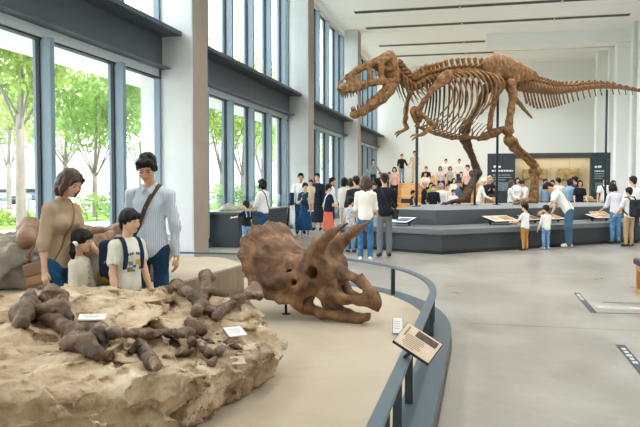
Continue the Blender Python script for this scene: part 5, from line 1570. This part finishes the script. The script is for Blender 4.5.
        for sd in (-1, 1):
            s.chain([hip[sd], kn[sd]], [.082 * b, .064 * b * wd_], k=.03 * u)
            if end: s.chain([kn[sd], kn[sd] * .6 + an[sd] * .4 - V3(0, .008, 0), an[sd] * .95 + V3(0, 0, .0)], [.064 * b * wd_, .060 * b * wd_, .052 * b * wd_], k=.02 * u)
        if not sit and end: s.cut((0, 0, -1), -.03 * u)
    wz = Rt @ V3(0, 0, 1); s.cut(wz, float(wz @ T(0, 0, zhip + .11 * u)))
    names = {'skirt': 'skirt', 'dress': 'skirt', 'jeanskirt': 'skirt', 'shorts': 'shorts', 'jeanshorts': 'shorts'}
    obj(names.get(bk, 'trousers'), s.mesh(vx, noise=(.02, fold)), bm_, root)
    # ------------------------------------------------ shoes
    for sd in (-1, 1):
        s = SDF(); a = an[sd]
        s.chain([V3(a[0], a[1] - .045 * u, a[2] - .01 * u), V3(a[0] + sd * .008, a[1] + .05 * u, a[2] - .015 * u), V3(a[0] + sd * .012, a[1] + .145 * u, a[2] - .035 * u)], [.042 * u, .042 * u, .036 * u], k=.02); s.cut((0, 0, -1), -(a[2] - zan) if not sit else -(a[2] - zan))
        sh_ = obj('shoe', s.mesh(max(vx, .012)), cloth(shoe), root)
    root['_k'] = 0; del root['_k']
    info = dict(root=root, hc=hc, Rh=Rh_, hh=hh, T=T, shirt=shirt, Rt=Rt, zsh=zsh, zhip=zhip, u=u, b=b, wr=wr, el=el, sh=sh, fd=fd, ang=-rad(ang) + YAW, pos=np.asarray(pos, float))
    return info
def _ellv(c, r, R, n=8, m=6):
    V = []; Fc = []
    for i in range(m + 1):
        t = PI * i / m
        for k in range(n):
            p = 2 * PI * k / n
            V.append(np.asarray(c) + np.asarray(R) @ (V3(math.sin(t) * math.cos(p), math.sin(t) * math.sin(p), math.cos(t)) * np.asarray(r)))
    for i in range(m):
        for k in range(n): Fc.append((i * n + k, (i + 1) * n + k, (i + 1) * n + (k + 1) % n, i * n + (k + 1) % n))
    return V, Fc
def w_of(info, p):
    """point of the person's own frame in the world"""
    return info['pos'] + rotz(info['ang']) @ np.asarray(p, float)
def bvh_of(o):
    return BVHTree.FromPolygons([tuple(v.co) for v in o.data.vertices], [tuple(p.vertices) for p in o.data.polygons])
def strap_path(bvh, c, u_, v_, a0, a1, n=28, off=.006):
    """points where rays from c in the plane (u, v) leave the garment"""
    P, Nn = [], []
    for a in np.linspace(a0, a1, n):
        d = u_ * math.cos(a) + v_ * math.sin(a)
        st = c + d * .6
        h_, nr, i_, di = bvh.ray_cast(Vector(st), Vector(-d), .6)
        if h_ is None: continue
        P.append(np.array(h_) + d * off); Nn.append(d)
    return np.array(P), np.array(Nn)
def bag_strap(info, sd, mat, width=.035, parent=None, name='bag_strap', low=.0, a0=-1.5, a1=1.5, front=1):
    """cross-body strap from shoulder sd over the front (or back) to the other hip"""
    T, u = info['T'], info['u']
    A = T(sd * .085 * u, 0, info['zsh'] + .03 * u); B = T(-sd * .15 * u, 0, info['zhip'] + low)
    c = (A + B) / 2; ud = unit(A - B); vd = info['Rt'] @ V3(0, front, 0); vd = unit(vd - ud * (vd @ ud))
    bv = bvh_of(info['shirt'])
    P, Nn = strap_path(bv, c, ud, vd, 0.02, PI - .02)
    if len(P) < 4: return None
    P = np.vstack([P[0], (P[:-2] + P[1:-1] + P[2:]) / 3, P[-1]])
    o = Geo().ribbon(P, Nn, width, .006).build(name, mat, parent or info['root'])
    return o, B
# ================================================================== the family in the foreground
def at(x, d, z=0.0): return cw((x - 320) / F * d, d, z)
fam = 'family behind the front rock slab'
# ---- woman
W = person('woman with a brown bob in a beige sweatshirt, looking down beside the girl', at(59, 5.92), 112, 1.64, 'f', 'bob', 'brown', ('#b59c80', 'half'), ('jeans', '#2a5f8a'), '#d8d4cc',
           arms=((-2, 9, 10), (20, 8, 40, 12)), lean=3, head=(2, 24), hi=True, hem=.80, build=.91)
tan = plain('#9a6a41', .55, var=.08, scale=10.0, spec=.4)
bag_strap(W, -1, tan, .017)
p = w_of(W, W['T'](.17, -.09, .76))
t = thing('shoulder_bag', 'tan leather shoulder bag at the hip of the woman in beige', 'bag', p, W['ang'])
s = SDF().box((0, 0, -.02), (.035, .12, .095), rotx(.25), rd=.03); obj('pouch', s.mesh(.01), tan, t)
s = SDF().box((.034, 0, .03), (.008, .118, .055), rotx(.25), rd=.008); obj('flap', s.mesh(.008), plain('#7c5232', .5, var=.08), t)
Geo().tube([(0, -.11, .05), (-.01, -.08, .16), (-.02, -.02, .26)], .008, 6).build('strap', tan, t)
# ---- girl
G_ = person('little girl with black pigtails and a cream long sleeved top, looking right', at(78, 5.82), 98, 1.12, 'f', 'pigtail', 'black', ('#e6dcc9', 'long'), ('trousers', '#c9b9a0'), '#b8a890',
            arms=((4, 8, 6), (10, 8, 20)), head=(-4, 6), hi=True, child=True)
for sd in (-1, 1):
    q = G_['hc'] + G_['Rh'] @ (V3(sd * .40, -.18, -.15) * G_['hh'])
    Geo().add(*_ellv(q, (.03, .03, .026), np.eye(3))).build('hair_tie', plain('#f0e9e4', .6), G_['root'])
g = Geo()
for k in range(4):
    bv = bvh_of(G_['shirt']); o_ = G_['T'](.0, .5, G_['zsh'] - .05 - k * .05); h_, n_, i_, d_ = bv.ray_cast(Vector(o_), Vector((0, -1, 0)))
    if h_ is not None: g.add(*_ellv(np.array(h_), (.008, .004, .008), np.eye(3)))
    Geo_b = g
    if h_ is not None:
        Geo().add(*_ellv(np.array(h_), (.009, .005, .009), np.eye(3))).build('shirt_button', plain('#a98d63', .4), G_['root'])
# ---- boy with backpack
B_ = person('boy with black hair in a cream printed tee shirt, wearing a navy backpack', at(127, 5.86), 128, 1.285, 'm', 'bowl', 'black', ('#e9e2d2', 'short'), ('shorts', '#8a6a3e'), '#ddd8d0',
            arms=((2, 9, 14), (6, 8, 14)), head=(-12, 4), hi=True, child=True)
navy = plain('#22324a', .8, var=.08, scale=8.0, bump=.25, bscale=14.0, spec=.2)
Ts = B_['T']
bp = thing('backpack', 'navy blue backpack with a mustard pocket worn by the boy', 'backpack', w_of(B_, (0, 0, 0)), B_['ang'])
c = Ts(0, -.185, B_['zsh'] - .16)
s = SDF().box(c, (.125, .075, .17), rotx(.05), rd=.05).ell(c + V3(0, -.04, -.03), (.105, .07, .12), k=.05)
obj('main_compartment', s.mesh(.0105, noise=(.012, lambda P: .004 * fbm(P, 12.0, 3, 2))), navy, bp)
s = SDF().box(c + V3(0, -.035, -.145), (.12, .075, .055), rd=.035); obj('lower_pocket', s.mesh(.0105), plain('#a0782f', .8, var=.08, bump=.2), bp)
bv = bvh_of(B_['shirt'])
for sd in (-1, 1):
    P, Nn = [], []
    cc = Ts(sd * .082, 0, B_['zsh'] - .12)
    for a in np.linspace(2.75, -.95, 24):
        d = V3(0, math.cos(a), math.sin(a)); h_, n_, i_, d_ = bv.ray_cast(Vector(cc + d * .5), Vector(-d), .5)
        if h_ is not None: P.append(np.array(h_) + d * .006); Nn.append(d)
    P = np.array(P); P = np.vstack([P[0], (P[:-2] + P[1:-1] + P[2:]) / 3, P[-1]])
    Geo().ribbon(P, Nn, .042, .008).build('shoulder_strap', navy, bp)
# print on the tee shirt: arc of letters, beasts in yellow, blue and green
def decal(info, pts, mat, name, off=.004):
    """small raised patches on the shirt front; pts: list of (x, z, w, h) in metres on the chest"""
    bv = bvh_of(info['shirt']); T = info['T']; g = Geo()
    for (x, z, w_, h_) in pts:
        c4 = []
        for a, b in ((-1, -1), (1, -1), (1, 1), (-1, 1)):
            o_ = T(x + a * w_ / 2, .5, info['zsh'] + z + b * h_ / 2); hh_, n_, i_, d_ = bv.ray_cast(Vector(o_), Vector((0, -1, 0)))
            if hh_ is None: break
            c4.append(np.array(hh_) + V3(0, off, 0))
        if len(c4) == 4: g.add(c4 + [q - V3(0, .003, 0) for q in c4], [(0, 1, 2, 3), (7, 6, 5, 4), (0, 4, 5, 1), (1, 5, 6, 2), (2, 6, 7, 3), (3, 7, 4, 0)], False)
    return g.build(name, mat, info['root'])
ar = []
for k, ch in enumerate('DINO LAND'):
    if ch != ' ': ar.append((.082 - .0205 * k, -.105 + .016 * math.sin(PI * k / 8), .013, .022))
decal(B_, ar, plain('#35506b', .8), 'shirt_lettering')
decal(B_, [(.035, -.175, .035, .03), (.05, -.165, .02, .018)], plain('#7f97a8', .8), 'shirt_print')
decal(B_, [(-.035, -.165, .05, .045), (-.055, -.19, .025, .03)], plain('#dcae4a', .8), 'shirt_print')
decal(B_, [(-.062, -.215, .03, .03), (.0, -.20, .03, .02)], plain('#2f6d96', .8), 'shirt_print')
decal(B_, [(.04, -.225, .045, .04), (.005, -.235, .02, .02)], plain('#8d8a4c', .8), 'shirt_print')
# ---- man
shirt_m = plain('#c4ccd8', .85, var=.03, scale=20.0, bump=.2, bscale=14.0, spec=.2)
m_, nt_s, bs_s = newmat('striped_shirt')
tc = N(nt_s, 'ShaderNodeTexCoord'); wv = N(nt_s, 'ShaderNodeTexWave', Scale=22.0, Distortion=.3); wv.bands_direction = 'X'
nt_s.links.new(tc.outputs['Object'], wv.inputs['Vector'])
rp = N(nt_s, 'ShaderNodeValToRGB'); rp.color_ramp.elements[0].color = (*srgb('#d9dee6'), 1); rp.color_ramp.elements[1].color = (*srgb('#b6c0cf'), 1)
nt_s.links.new(wv.outputs['Fac'], rp.inputs['Fac']); nt_s.links.new(rp.outputs['Color'], bs_s.inputs['Base Color']); bs_s.inputs['Roughness'].default_value = .85
M_ = person('man in a pale striped shirt with a brown cross strap, looking down at the rock', at(151, 6.3), 188, 1.785, 'm', 'short', 'black', (m_, 'long'), ('jeans', '#24405e'), '#3a3a3c',
            arms=((0, 7, 10), (-2, 9, 8)), lean=2, head=(-10, 26), hi=True, hem=.85, build=.92)
brown = plain('#4d3527', .55, var=.08, spec=.4)
r_ = bag_strap(M_, -1, brown, .042, low=.06)
# collar and placket
T = M_['T']; bv = bvh_of(M_['shirt'])
for sd in (-1, 1):
    a = T(sd * .06, .045, M_['zsh'] + .055); b_ = T(sd * .012, .10, M_['zsh'] + .01); c_ = T(sd * .05, .105, M_['zsh'] - .035); d_ = T(sd * .075, .07, M_['zsh'] + .02)
    Geo().add([a, b_, c_, d_] + [q - V3(0, .006, .0) for q in (a, b_, c_, d_)], [(0, 1, 2, 3), (7, 6, 5, 4), (0, 4, 5, 1), (1, 5, 6, 2), (2, 6, 7, 3), (3, 7, 4, 0)], False).build('shirt_collar', m_, M_['root'])
pts, nn_ = [], []
for z in np.linspace(M_['zsh'] - .03, .86, 16):
    h_, n_, i_, d_ = bv.ray_cast(Vector(T(0, .5, z)), Vector((0, -1, 0)))
    if h_ is not None: pts.append(np.array(h_) + V3(0, .001, 0)); nn_.append(V3(0, 1, 0))
Geo().ribbon(pts, nn_, .028, .003).build('shirt_placket', m_, M_['root'])
for k in range(0, len(pts), 3): Geo().add(*_ellv(pts[k] + V3(0, .005, 0), (.005, .003, .005), np.eye(3))).build('shirt_button', plain('#e9e9ea', .4), M_['root'])
# ================================================================== visitors further back
def vis(label, x, ytop, d, ang, z0=0.0, H=None, **k):
    z = z0
    h = H or min(1.86, CAMH + (185 - ytop) * d / F - z0)
    k.setdefault('child', h < 1.36)
    k.setdefault('vox', .02 if d < 18 else .026)
    k.setdefault('face', d < 23 and 110 < ang < 250)
    return person(label, at(x, d, z0), ang, h, **k)
g1 = 'visitors by the window wall'
A1 = vis('woman in a white tee shirt with a dark cross strap, beside the display case', 263, 180, 16.9, 300, sex='f', hair='bob', top=('#f0efec', 'half'), bottom=('jeans', '#2f567f'), arms=((0, 8, 10), (14, 10, 30)), group=g1)
bag_strap(A1, -1, M_dark, .03, front=-1)
A2 = vis('child in denim overalls and a black tee shirt, reaching to the display case', 246.5, 201, 16.05, 318, hair='bowl', top=('#23262b', 'short'), bottom=('jeans', '#7d9cbc'), arms=((10, 12, 20), (62, 14, 20)), group=g1)
bv = bvh_of(A2['shirt'])
for sd in (-1, 1):
    P, Nn = [], []
    for a in np.linspace(3.3, .1, 16):
        dd = V3(0, math.cos(a), math.sin(a)); cc = A2['T'](sd * .055, 0, A2['zsh'] - .10); h_, n_, i_, d_ = bv.ray_cast(Vector(cc + dd * .5), Vector(-dd), .5)
        if h_ is not None: P.append(np.array(h_) + dd * .006); Nn.append(dd)
    Geo().ribbon(P, Nn, .03, .006).build('overall_strap', denim('#7d9cbc'), A2['root'])
B1 = vis('man in a white tee shirt and dark jeans facing the camera near the second column', 300.5, 174, 21.0, 172, hair='short', top=('#eff0f0', 'short'), bottom=('jeans', '#2b4a70'), arms=((4, 8, 10), (20, 8, 60)), group=g1)
p = w_of(B1, (.27, -.02, .95)); t = thing('shoulder_bag', 'navy bag at the side of the man in the white tee shirt by the window', 'bag', p, B1['ang'])
obj('pouch', SDF().box((0, 0, 0.12), (.075, .14, .20), rd=.05).mesh(.022), plain('#26364a', .8), t); Geo().tube([(0, -.1, .3), (-.06, -.03, .48), (-.11, .03, .50)], .015, 6).build('strap', plain('#26364a', .8), t)
p = w_of(B1, (.34, .05, 0)); t = thing('umbrella', 'long folded black umbrella beside the man in the white tee shirt', 'umbrella', p, B1['ang'])
Geo().tube([(.10, 0, .01), (.085, 0, .15), (.05, 0, .45), (.02, 0, .80)], [.01, .02, .045, .03], 8).build('canopy', M_black, t); Geo().tube([(.02, 0, .80), (.01, 0, .9), (.03, 0, .94), (.06, 0, .92)], .012, 6).build('handle', M_black, t)
B2 = vis('person in a dark navy top behind the woman with the toddler', 317.5, 172.5, 22.6, 192, sex='f', hair='short', top=('#232b38', 'long'), bottom=('dress', '#252c38'), arms=((8, 8, 20), (8, 8, 20)), group=g1)
B3 = vis('woman in a long denim blue dress carrying a toddler on her arm', 305, 183.5, 19.4, 165, sex='f', hair='bowl', top=('#27496b', 'short'), bottom=('dress', '#235283'), shoe='#d9d5cd', arms=((22, 12, 95, 10), (30, 10, 85, 45)), group=g1)
p = at(311.2, 19.02, .76)
B3t = person('toddler in a beige romper carried by the woman in the denim blue dress', p, 205, .88, 'm', 'bowl', 'black', ('#d9c4a4', 'short'), ('shorts', '#d2bc9a'), '#e8e0d8', arms=((30, 20, 40), (25, 15, 50)), child=True, vox=.022, group=g1, face=True)
B4 = vis('woman in a navy top with a coral orange skirt, near the second column', 328, 184.5, 18.4, 62, sex='f', hair='short', top=('#20283a', 'short'), bottom=('skirt', '#ee7d62'), arms=((14, 10, 60), (20, 10, 60)), group=g1)
bag_strap(B4, 1, M_white, .04, front=-1)
vis('visitor in a white shirt with black hair, right behind the woman in the coral skirt', 331.5, 178, 22.5, 80, hair='short', top=('#e6e6e4', 'long'), bottom=('trousers', '#3a3f4a'), group=g1)
vis('woman in a cream top with a black bob, behind the small patterned boy', 344, 178.5, 20.4, 40, sex='f', hair='bob', top=('#eadfce', 'half'), bottom=('trousers', '#d8d2c8'), group=g1)
vis('woman in a beige top with a brown bob, behind the small patterned boy', 351, 179, 21.8, 330, sex='f', hair='bob', hcol='brown', top=('#dcc9ae', 'half'), bottom=('skirt', '#cdbfa8'), group=g1)
vis('man in a charcoal shirt and black trousers half hidden by the woman in blue jeans', 356.5, 177, 15.9, 345, hair='short', top=('#2c3138', 'half'), bottom=('trousers', '#24262b'), group=g1)
vis('small face seen between the woman in blue jeans and the man in navy', 374, 183.5, 24.5, 185, hair='bowl', top=('#e8e2da', 'short'), bottom=('jeans', '#3a5473'), group=g1)
C1 = vis('woman with brown hair in a cream blouse and blue jeans, seen from behind', 365.5, 177, 13.5, 8, sex='f', hair='long', hcol='brown', top=('#e9e1d6', 'half'), bottom=('jeans', '#3d658c'), shoe='#efeeea', arms=((14, 8, 50), (14, 8, 50)), group=g1, vox=.016, build=.97)
C2 = vis('man in a dark navy jacket and grey trousers, seen from behind by the plinth', 384.5, 174.3, 14.2, 356, hair='short', top=('#1e222b', 'half'), bottom=('trousers', '#73767c'), shoe='#2a2a2c', arms=((16, 8, 60), (16, 10, 50)), group=g1, vox=.016)
bag_strap(C2, -1, M_black, .035, front=-1)
p = w_of(C2, (.215, -.05, .80)); t = thing('shoulder_bag', 'black shoulder bag on the hip of the man in the dark navy jacket', 'bag', p, C2['ang'])
obj('pouch', SDF().box((0, 0, .1), (.05, .13, .11), rd=.03).mesh(.016), M_black, t); Geo().box((.045, -.12, .12), (.056, .12, .2)).build('flap', M_dark, t); Geo().tube([(0, -.08, .2), (-.05, -.05, .34), (-.10, -.03, .44)], .012, 6).build('strap', M_black, t)
mpat = mottled('patterned_grey', ['#77787c', '#b9babd', '#d9d9db'], 22.0, rough=.9, bump=.1)
C3 = vis('small boy in a grey patterned tee shirt and denim shorts behind the horn tips', 350.5, 197, 15.2, 28, hair='bowl', top=(mpat, 'short'), bottom=('jeans', '#64839f'), shoe='#33343a', arms=((8, 10, 20), (8, 10, 30)), group=g1)

g2 = 'visitors on the timber steps'
def step_d(x, k, dY=.95):
    """depth along picture column x of the middle of step k"""
    Y = STEPS[k][0] + dY
    a = (x - 320) / F
    return Y / (math.cos(YAW) + a * math.sin(YAW)), STEPS[k][1] + .002
def stander(label, x, ytop, k, ang, dY=1.35, **kw):
    d, z = step_d(x, k, dY); return vis(label, x, ytop, d, ang, z, H=min(1.82, max(1.35, CAMH + (185 - ytop) * d / F - z)), vox=.03, group=g2, child=False, **kw)
def sitter(label, x, ytop, k, ang, dY=.6, **kw):
    d, z = step_d(x, k, dY); return vis(label, x, ytop, d, ang, z, H=1.62, sit=True, seat_h=.30, vox=.03, group=g2, child=False, **kw)
stander('man in a grey vest over black sleeves standing on the steps by the handrail', 373, 160, 3, 170, hair='short', top=('#8d949b', 'long'), bottom=('trousers', '#2b2f36'), arms=((6, 30, 70), (6, 30, 70)))
stander('woman in a pink top standing on the steps, left of the man in black', 394.5, 167.5, 1, 195, sex='f', hair='bob', top=('#d9b3a6', 'half'), bottom=('trousers', '#26262a'))
stander('man all in black above the rounded wooden block on the steps', 401.5, 154.5, 4, 165, hair='short', top=('#1d2026', 'half'), bottom=('jeans', '#7f9ab3'), arms=((10, 14, 20), (14, 24, 40)))
stander('man in a beige shirt high on the steps behind the support rod', 414.5, 150, 4, 200, hair='short', top=('#cdbb9c', 'long'), bottom=('trousers', '#d2c6b0'), arms=((10, 12, 60), (10, 12, 60)))
sitter('seated visitor in black, left one of the two dark heads beside the handrail', 380, 171, 2, 185, hair='short', top=('#23262c', 'half'), bottom=('trousers', '#2b2d33'))
sitter('seated visitor in teal blue, right one of the two dark heads beside the handrail', 389, 170, 2, 180, hair='short', top=('#2b4652', 'half'), bottom=('trousers', '#2f3138'))
sitter('seated man in a black shirt right behind the shoulder support rod', 426, 166, 3, 190, hair='short', top=('#1f2228', 'half'), bottom=('trousers', '#3a3c42'), arms=((30, 10, 60, 20), (30, 10, 60, 20)))
sitter('seated visitor in white and black trousers below the man in the black shirt', 425, 174, 2, 180, hair='short', top=('#ece9e4', 'half'), bottom=('trousers', '#1f2024'))
sitter('seated visitor in a pale pink top, leftmost on the upper step', 440, 165.5, 3, 180, sex='f', hair='bob', top=('#e2cfc6', 'half'), bottom=('trousers', '#2b3446'))
stander('standing visitor in a white top between the seated people on the upper step', 445.5, 159.5, 3, 185, hair='short', top=('#efeeeb', 'half'), bottom=('jeans', '#3b5878'))
sitter('seated visitor in a grey vest beside the narrow wooden upright', 449.8, 165, 3, 175, hair='bob', sex='f', top=('#b5b3b0', 'none'), bottom=('trousers', '#1d1e22'))
stander('standing visitor in a white shirt left of the skeleton leg', 459, 159.5, 3, 190, hair='short', top=('#eceae6', 'half'), bottom=('trousers', '#26282d'))
sitter('seated visitor in black just left of the skeleton leg', 461, 168.5, 2, 200, hair='bob', sex='f', top=('#2b2a2c', 'half'), bottom=('trousers', '#202125'))
stander('visitor in a rose top half hidden by the skeleton leg on the steps', 467.5, 163, 1, 215, sex='f', hair='bowl', top=('#d8b9b0', 'half'), bottom=('trousers', '#3a3036'))
sitter('seated visitor in a pale dress low on the steps behind the seated group', 453.5, 172.5, 1, 170, sex='f', hair='bob', top=('#e6dfd5', 'half'), bottom=('skirt', '#e0d8cc'))

g3 = 'visitors behind the plinth'
def bv_(label, x, ytop, d, ang, **kw):
    kw.setdefault('group', g3); kw.setdefault('vox', .026)
    return vis(label, x, ytop, d, ang, child=False, **kw)
bv_('visitor in a white top and black skirt at the foot of the timber steps', 386.5, 184.5, 26.0, 200, sex='f', hair='bob', top=('#ece9e6', 'half'), bottom=('skirt', '#232328'))
bv_('child with bare arms in a black top just left of the shoulder support rod', 412.5, 190.5, 24.8, 90, hair='bowl', top=('#26272c', 'none'), bottom=('trousers', '#3a3a40'))
bv_('visitor in a tan cap and black shirt right of the shoulder support rod', 424, 182, 26.2, 100, hair='cap', hcol='tan', top=('#1e2025', 'half'), bottom=('trousers', '#2c2e34'))
bv_('man in black with a white face mask in front of the timber steps', 433.5, 185, 24.6, 190, hair='short', top=('#202329', 'half'), bottom=('trousers', '#2a2c30'), mask=True)
bv_('visitor in an olive yellow top beside the man with the face mask', 430.5, 183, 27.4, 160, hair='short', top=('#a3a04a', 'half'), bottom=('trousers', '#4a4a44'))
bv_('grey haired visitor in a white shirt in front of the timber steps', 441, 183.5, 25.0, 205, sex='f', hair='bob', hcol='grey', top=('#eeece8', 'long'), bottom=('trousers', '#c9c4bb'))
bv_('visitor in a pale top behind the grey haired visitor', 447.5, 184.5, 27.2, 180, hair='short', top=('#e9d7c3', 'half'), bottom=('trousers', '#8a7f70'))
bv_('visitor in a navy cap and blue denim shirt by the foot of the skeleton', 458, 181.5, 26.4, 120, hair='cap', hcol='navy', top=('#46658a', 'half'), bottom=('trousers', '#39414d'))
bv_('child in a white top left of the foot of the skeleton', 453, 190, 25.2, 170, hair='bowl', top=('#f0eeea', 'half'), bottom=('shorts', '#5a6470'))
bv_('visitor in a white hat and white shirt, behind the left foot of the skeleton', 479, 179, 25.4, 100, sex='f', hair='cap', hcol='white', top=('#efece7', 'long'), bottom=('trousers', '#d9d3c8'), lean=10, arms=((35, 8, 40), (35, 8, 40)))
R2 = bv_('person in black with a tan hood, left of the hip support rod', 489.5, 176.5, 26.0, 185, sex='f', hair='bob', hcol='tan', top=('#222429', 'long'), bottom=('trousers', '#232428'), arms=((40, 10, 70, 30), (40, 10, 70, 30)))
p = w_of(R2, (0, .33, .80)); t = thing('tan_bag', 'tan bag held in both arms by the person in the tan hood', 'bag', p, R2['ang'])
obj('pouch', SDF().box((0, 0, .12), (.19, .06, .13), rd=.05).mesh(.025), plain('#c69468', .7), t); Geo().tube([(-.1, 0, .24), (-.07, 0, .34), (.07, 0, .34), (.1, 0, .24)], .012, 6).build('handle', plain('#8a6240', .7), t)
R3 = bv_('woman with long brown hair and a brown strap, right of the hip support rod', 510.5, 181, 25.8, 100, sex='f', hair='long', hcol='brown', top=('#f0ece6', 'long'), bottom=('trousers', '#3a3a40'), arms=((20, 8, 60), (20, 8, 60)))
bag_strap(R3, 1, brown, .04)
bv_('visitor in white and black facing the camera in front of the dark panel', 517, 178.2, 27.2, 182, sex='f', hair='bob', top=('#efedea', 'short'), bottom=('skirt', '#1f2024'))
R5 = bv_('visitor in white leaning forward with a brown strap, behind the right foot of the skeleton', 529, 180.5, 25.9, 262, hair='short', top=('#eee9e1', 'half'), bottom=('trousers', '#2f3036'), lean=22, arms=((40, 8, 30), (40, 8, 30)), H=1.72)
bag_strap(R5, 1, brown, .04)
bv_('man in a blue grey shirt just right of the skeleton leg', 545, 179.5, 26.2, 185, hair='short', top=('#8aa0b8', 'half'), bottom=('trousers', '#3a4450'))
bv_('visitor in a black shirt between the blue grey shirt and the white tee shirt', 552.3, 180.5, 27.0, 200, hair='short', top=('#25272c', 'half'), bottom=('trousers', '#2c2e33'))
bv_('man in a white tee shirt seen from behind, above the bending adult', 558.5, 178.3, 26.0, 345, hair='short', top=('#f1f0ed', 'half'), bottom=('trousers', '#39404c'))
bv_('woman in a pale denim top with dark bobbed hair, right of the bending adult', 569.5, 179.5, 26.4, 60, sex='f', hair='bob', top=('#8fb0cf', 'half'), bottom=('trousers', '#3c4148'))
bv_('tall man in a dark grey shirt in front of the rectangular niche slab', 575.2, 177, 26.6, 320, hair='short', top=('#4d5054', 'half'), bottom=('trousers', '#303238'))
bv_('woman in a black tee shirt facing the camera by the specimen table', 579.5, 180.8, 25.7, 190, sex='f', hair='bob', top=('#1f2126', 'short'), bottom=('trousers', '#26272b'), arms=((14, 10, 40), (14, 10, 40)))
R12 = bv_('man in a white tee shirt with a black cross strap, left of the tail rod', 604.3, 177.8, 26.0, 192, hair='short', top=('#f2f1ee', 'short'), bottom=('trousers', '#cfcac0'), arms=((8, 10, 20), (8, 10, 20)))
bag_strap(R12, 1, M_black, .06)
bv_('visitor in a pale blue top behind the woman in light jeans', 612.5, 181, 26.3, 170, sex='f', hair='bob', top=('#c8d4df', 'half'), bottom=('trousers', '#3d4248'))

g4 = 'visitors at the plinth ledge'
K1 = vis('boy in a white tee shirt and tan trousers at the plinth ledge', 525.5, 203.3, 15.75, 322, hair='bowl', top=('#f0efec', 'short'), bottom=('trousers', '#c18c50'), shoe='#3a3a3e', arms=((24, 10, 50), (34, 10, 50)), group=g4, vox=.016)
K2 = vis('small child in a white top and light denim between the boy and the bending adult', 546.5, 205.3, 16.0, 345, sex='f', hair='bowl', top=('#efecea', 'long'), bottom=('jeans', '#6f93b5'), shoe='#d9d6d0', arms=((18, 10, 40), (8, 12, 20)), group=g4, vox=.016, hem=.44)
K3 = vis('adult in a white tee shirt bending over the small child at the ledge', 569.5, 180, 16.45, 288, H=1.74, hair='short', top=('#f1ede4', 'short'), bottom=('wide', '#4a6883'), shoe='#e3e0da', arms=((38, 6, 22), (66, 6, 14)), lean=34, head=(0, 22), group=g4, vox=.016)
bag_strap(K3, 1, brown, .045, front=-1)
E1 = vis('woman in a pale lilac tee shirt and light jeans at the plinth ledge', 616, 186.5, 17.5, 350, H=1.55, sex='f', hair='bob', top=('#e3dfe7', 'half'), bottom=('jeans', '#5d86ae'), shoe='#4a4a50', lean=8, head=(0, 18), arms=((20, 8, 50), (20, 8, 50)), group=g4, vox=.018)
E2 = vis('boy in a white tee shirt and khaki trousers wearing a black backpack', 629.5, 188, 16.6, 345, hair='bowl', top=('#efeeeb', 'short'), bottom=('trousers', '#b59c76'), shoe='#33343a', arms=((10, 8, 30), (14, 10, 40)), group=g4, vox=.018, child=False)
T = E2['T']; c = T(.0, -.22, E2['zsh'] - .22)
t = thing('backpack', 'black backpack on the boy in khaki trousers', 'backpack', w_of(E2, (0, 0, 0)), E2['ang'])
obj('main_compartment', SDF().box(c, (.14, .09, .21), rd=.06).box(c + V3(0, -.07, -.08), (.11, .05, .10), rd=.04, k=.03).mesh(.018), plain('#1f242c', .8), t)
for sd in (-1, 1): Geo().tube([T(sd * .08, -.15, E2['zsh'] - .05), T(sd * .085, -.06, E2['zsh'] + .045), T(sd * .085, .05, E2['zsh'] + .035), T(sd * .1, .135, E2['zsh'] - .08), T(sd * .12, .12, E2['zsh'] - .25), T(sd * .13, -.1, E2['zsh'] - .38)], .018, 6).build('shoulder_strap', plain('#1f242c', .8), t)
E3 = vis('tall man in a white tee shirt behind the boy with the black backpack', 633.5, 177, 17.5, 352, hair='short', top=('#f0f0ee', 'half'), bottom=('trousers', '#3d4148'), group=g4, vox=.02)
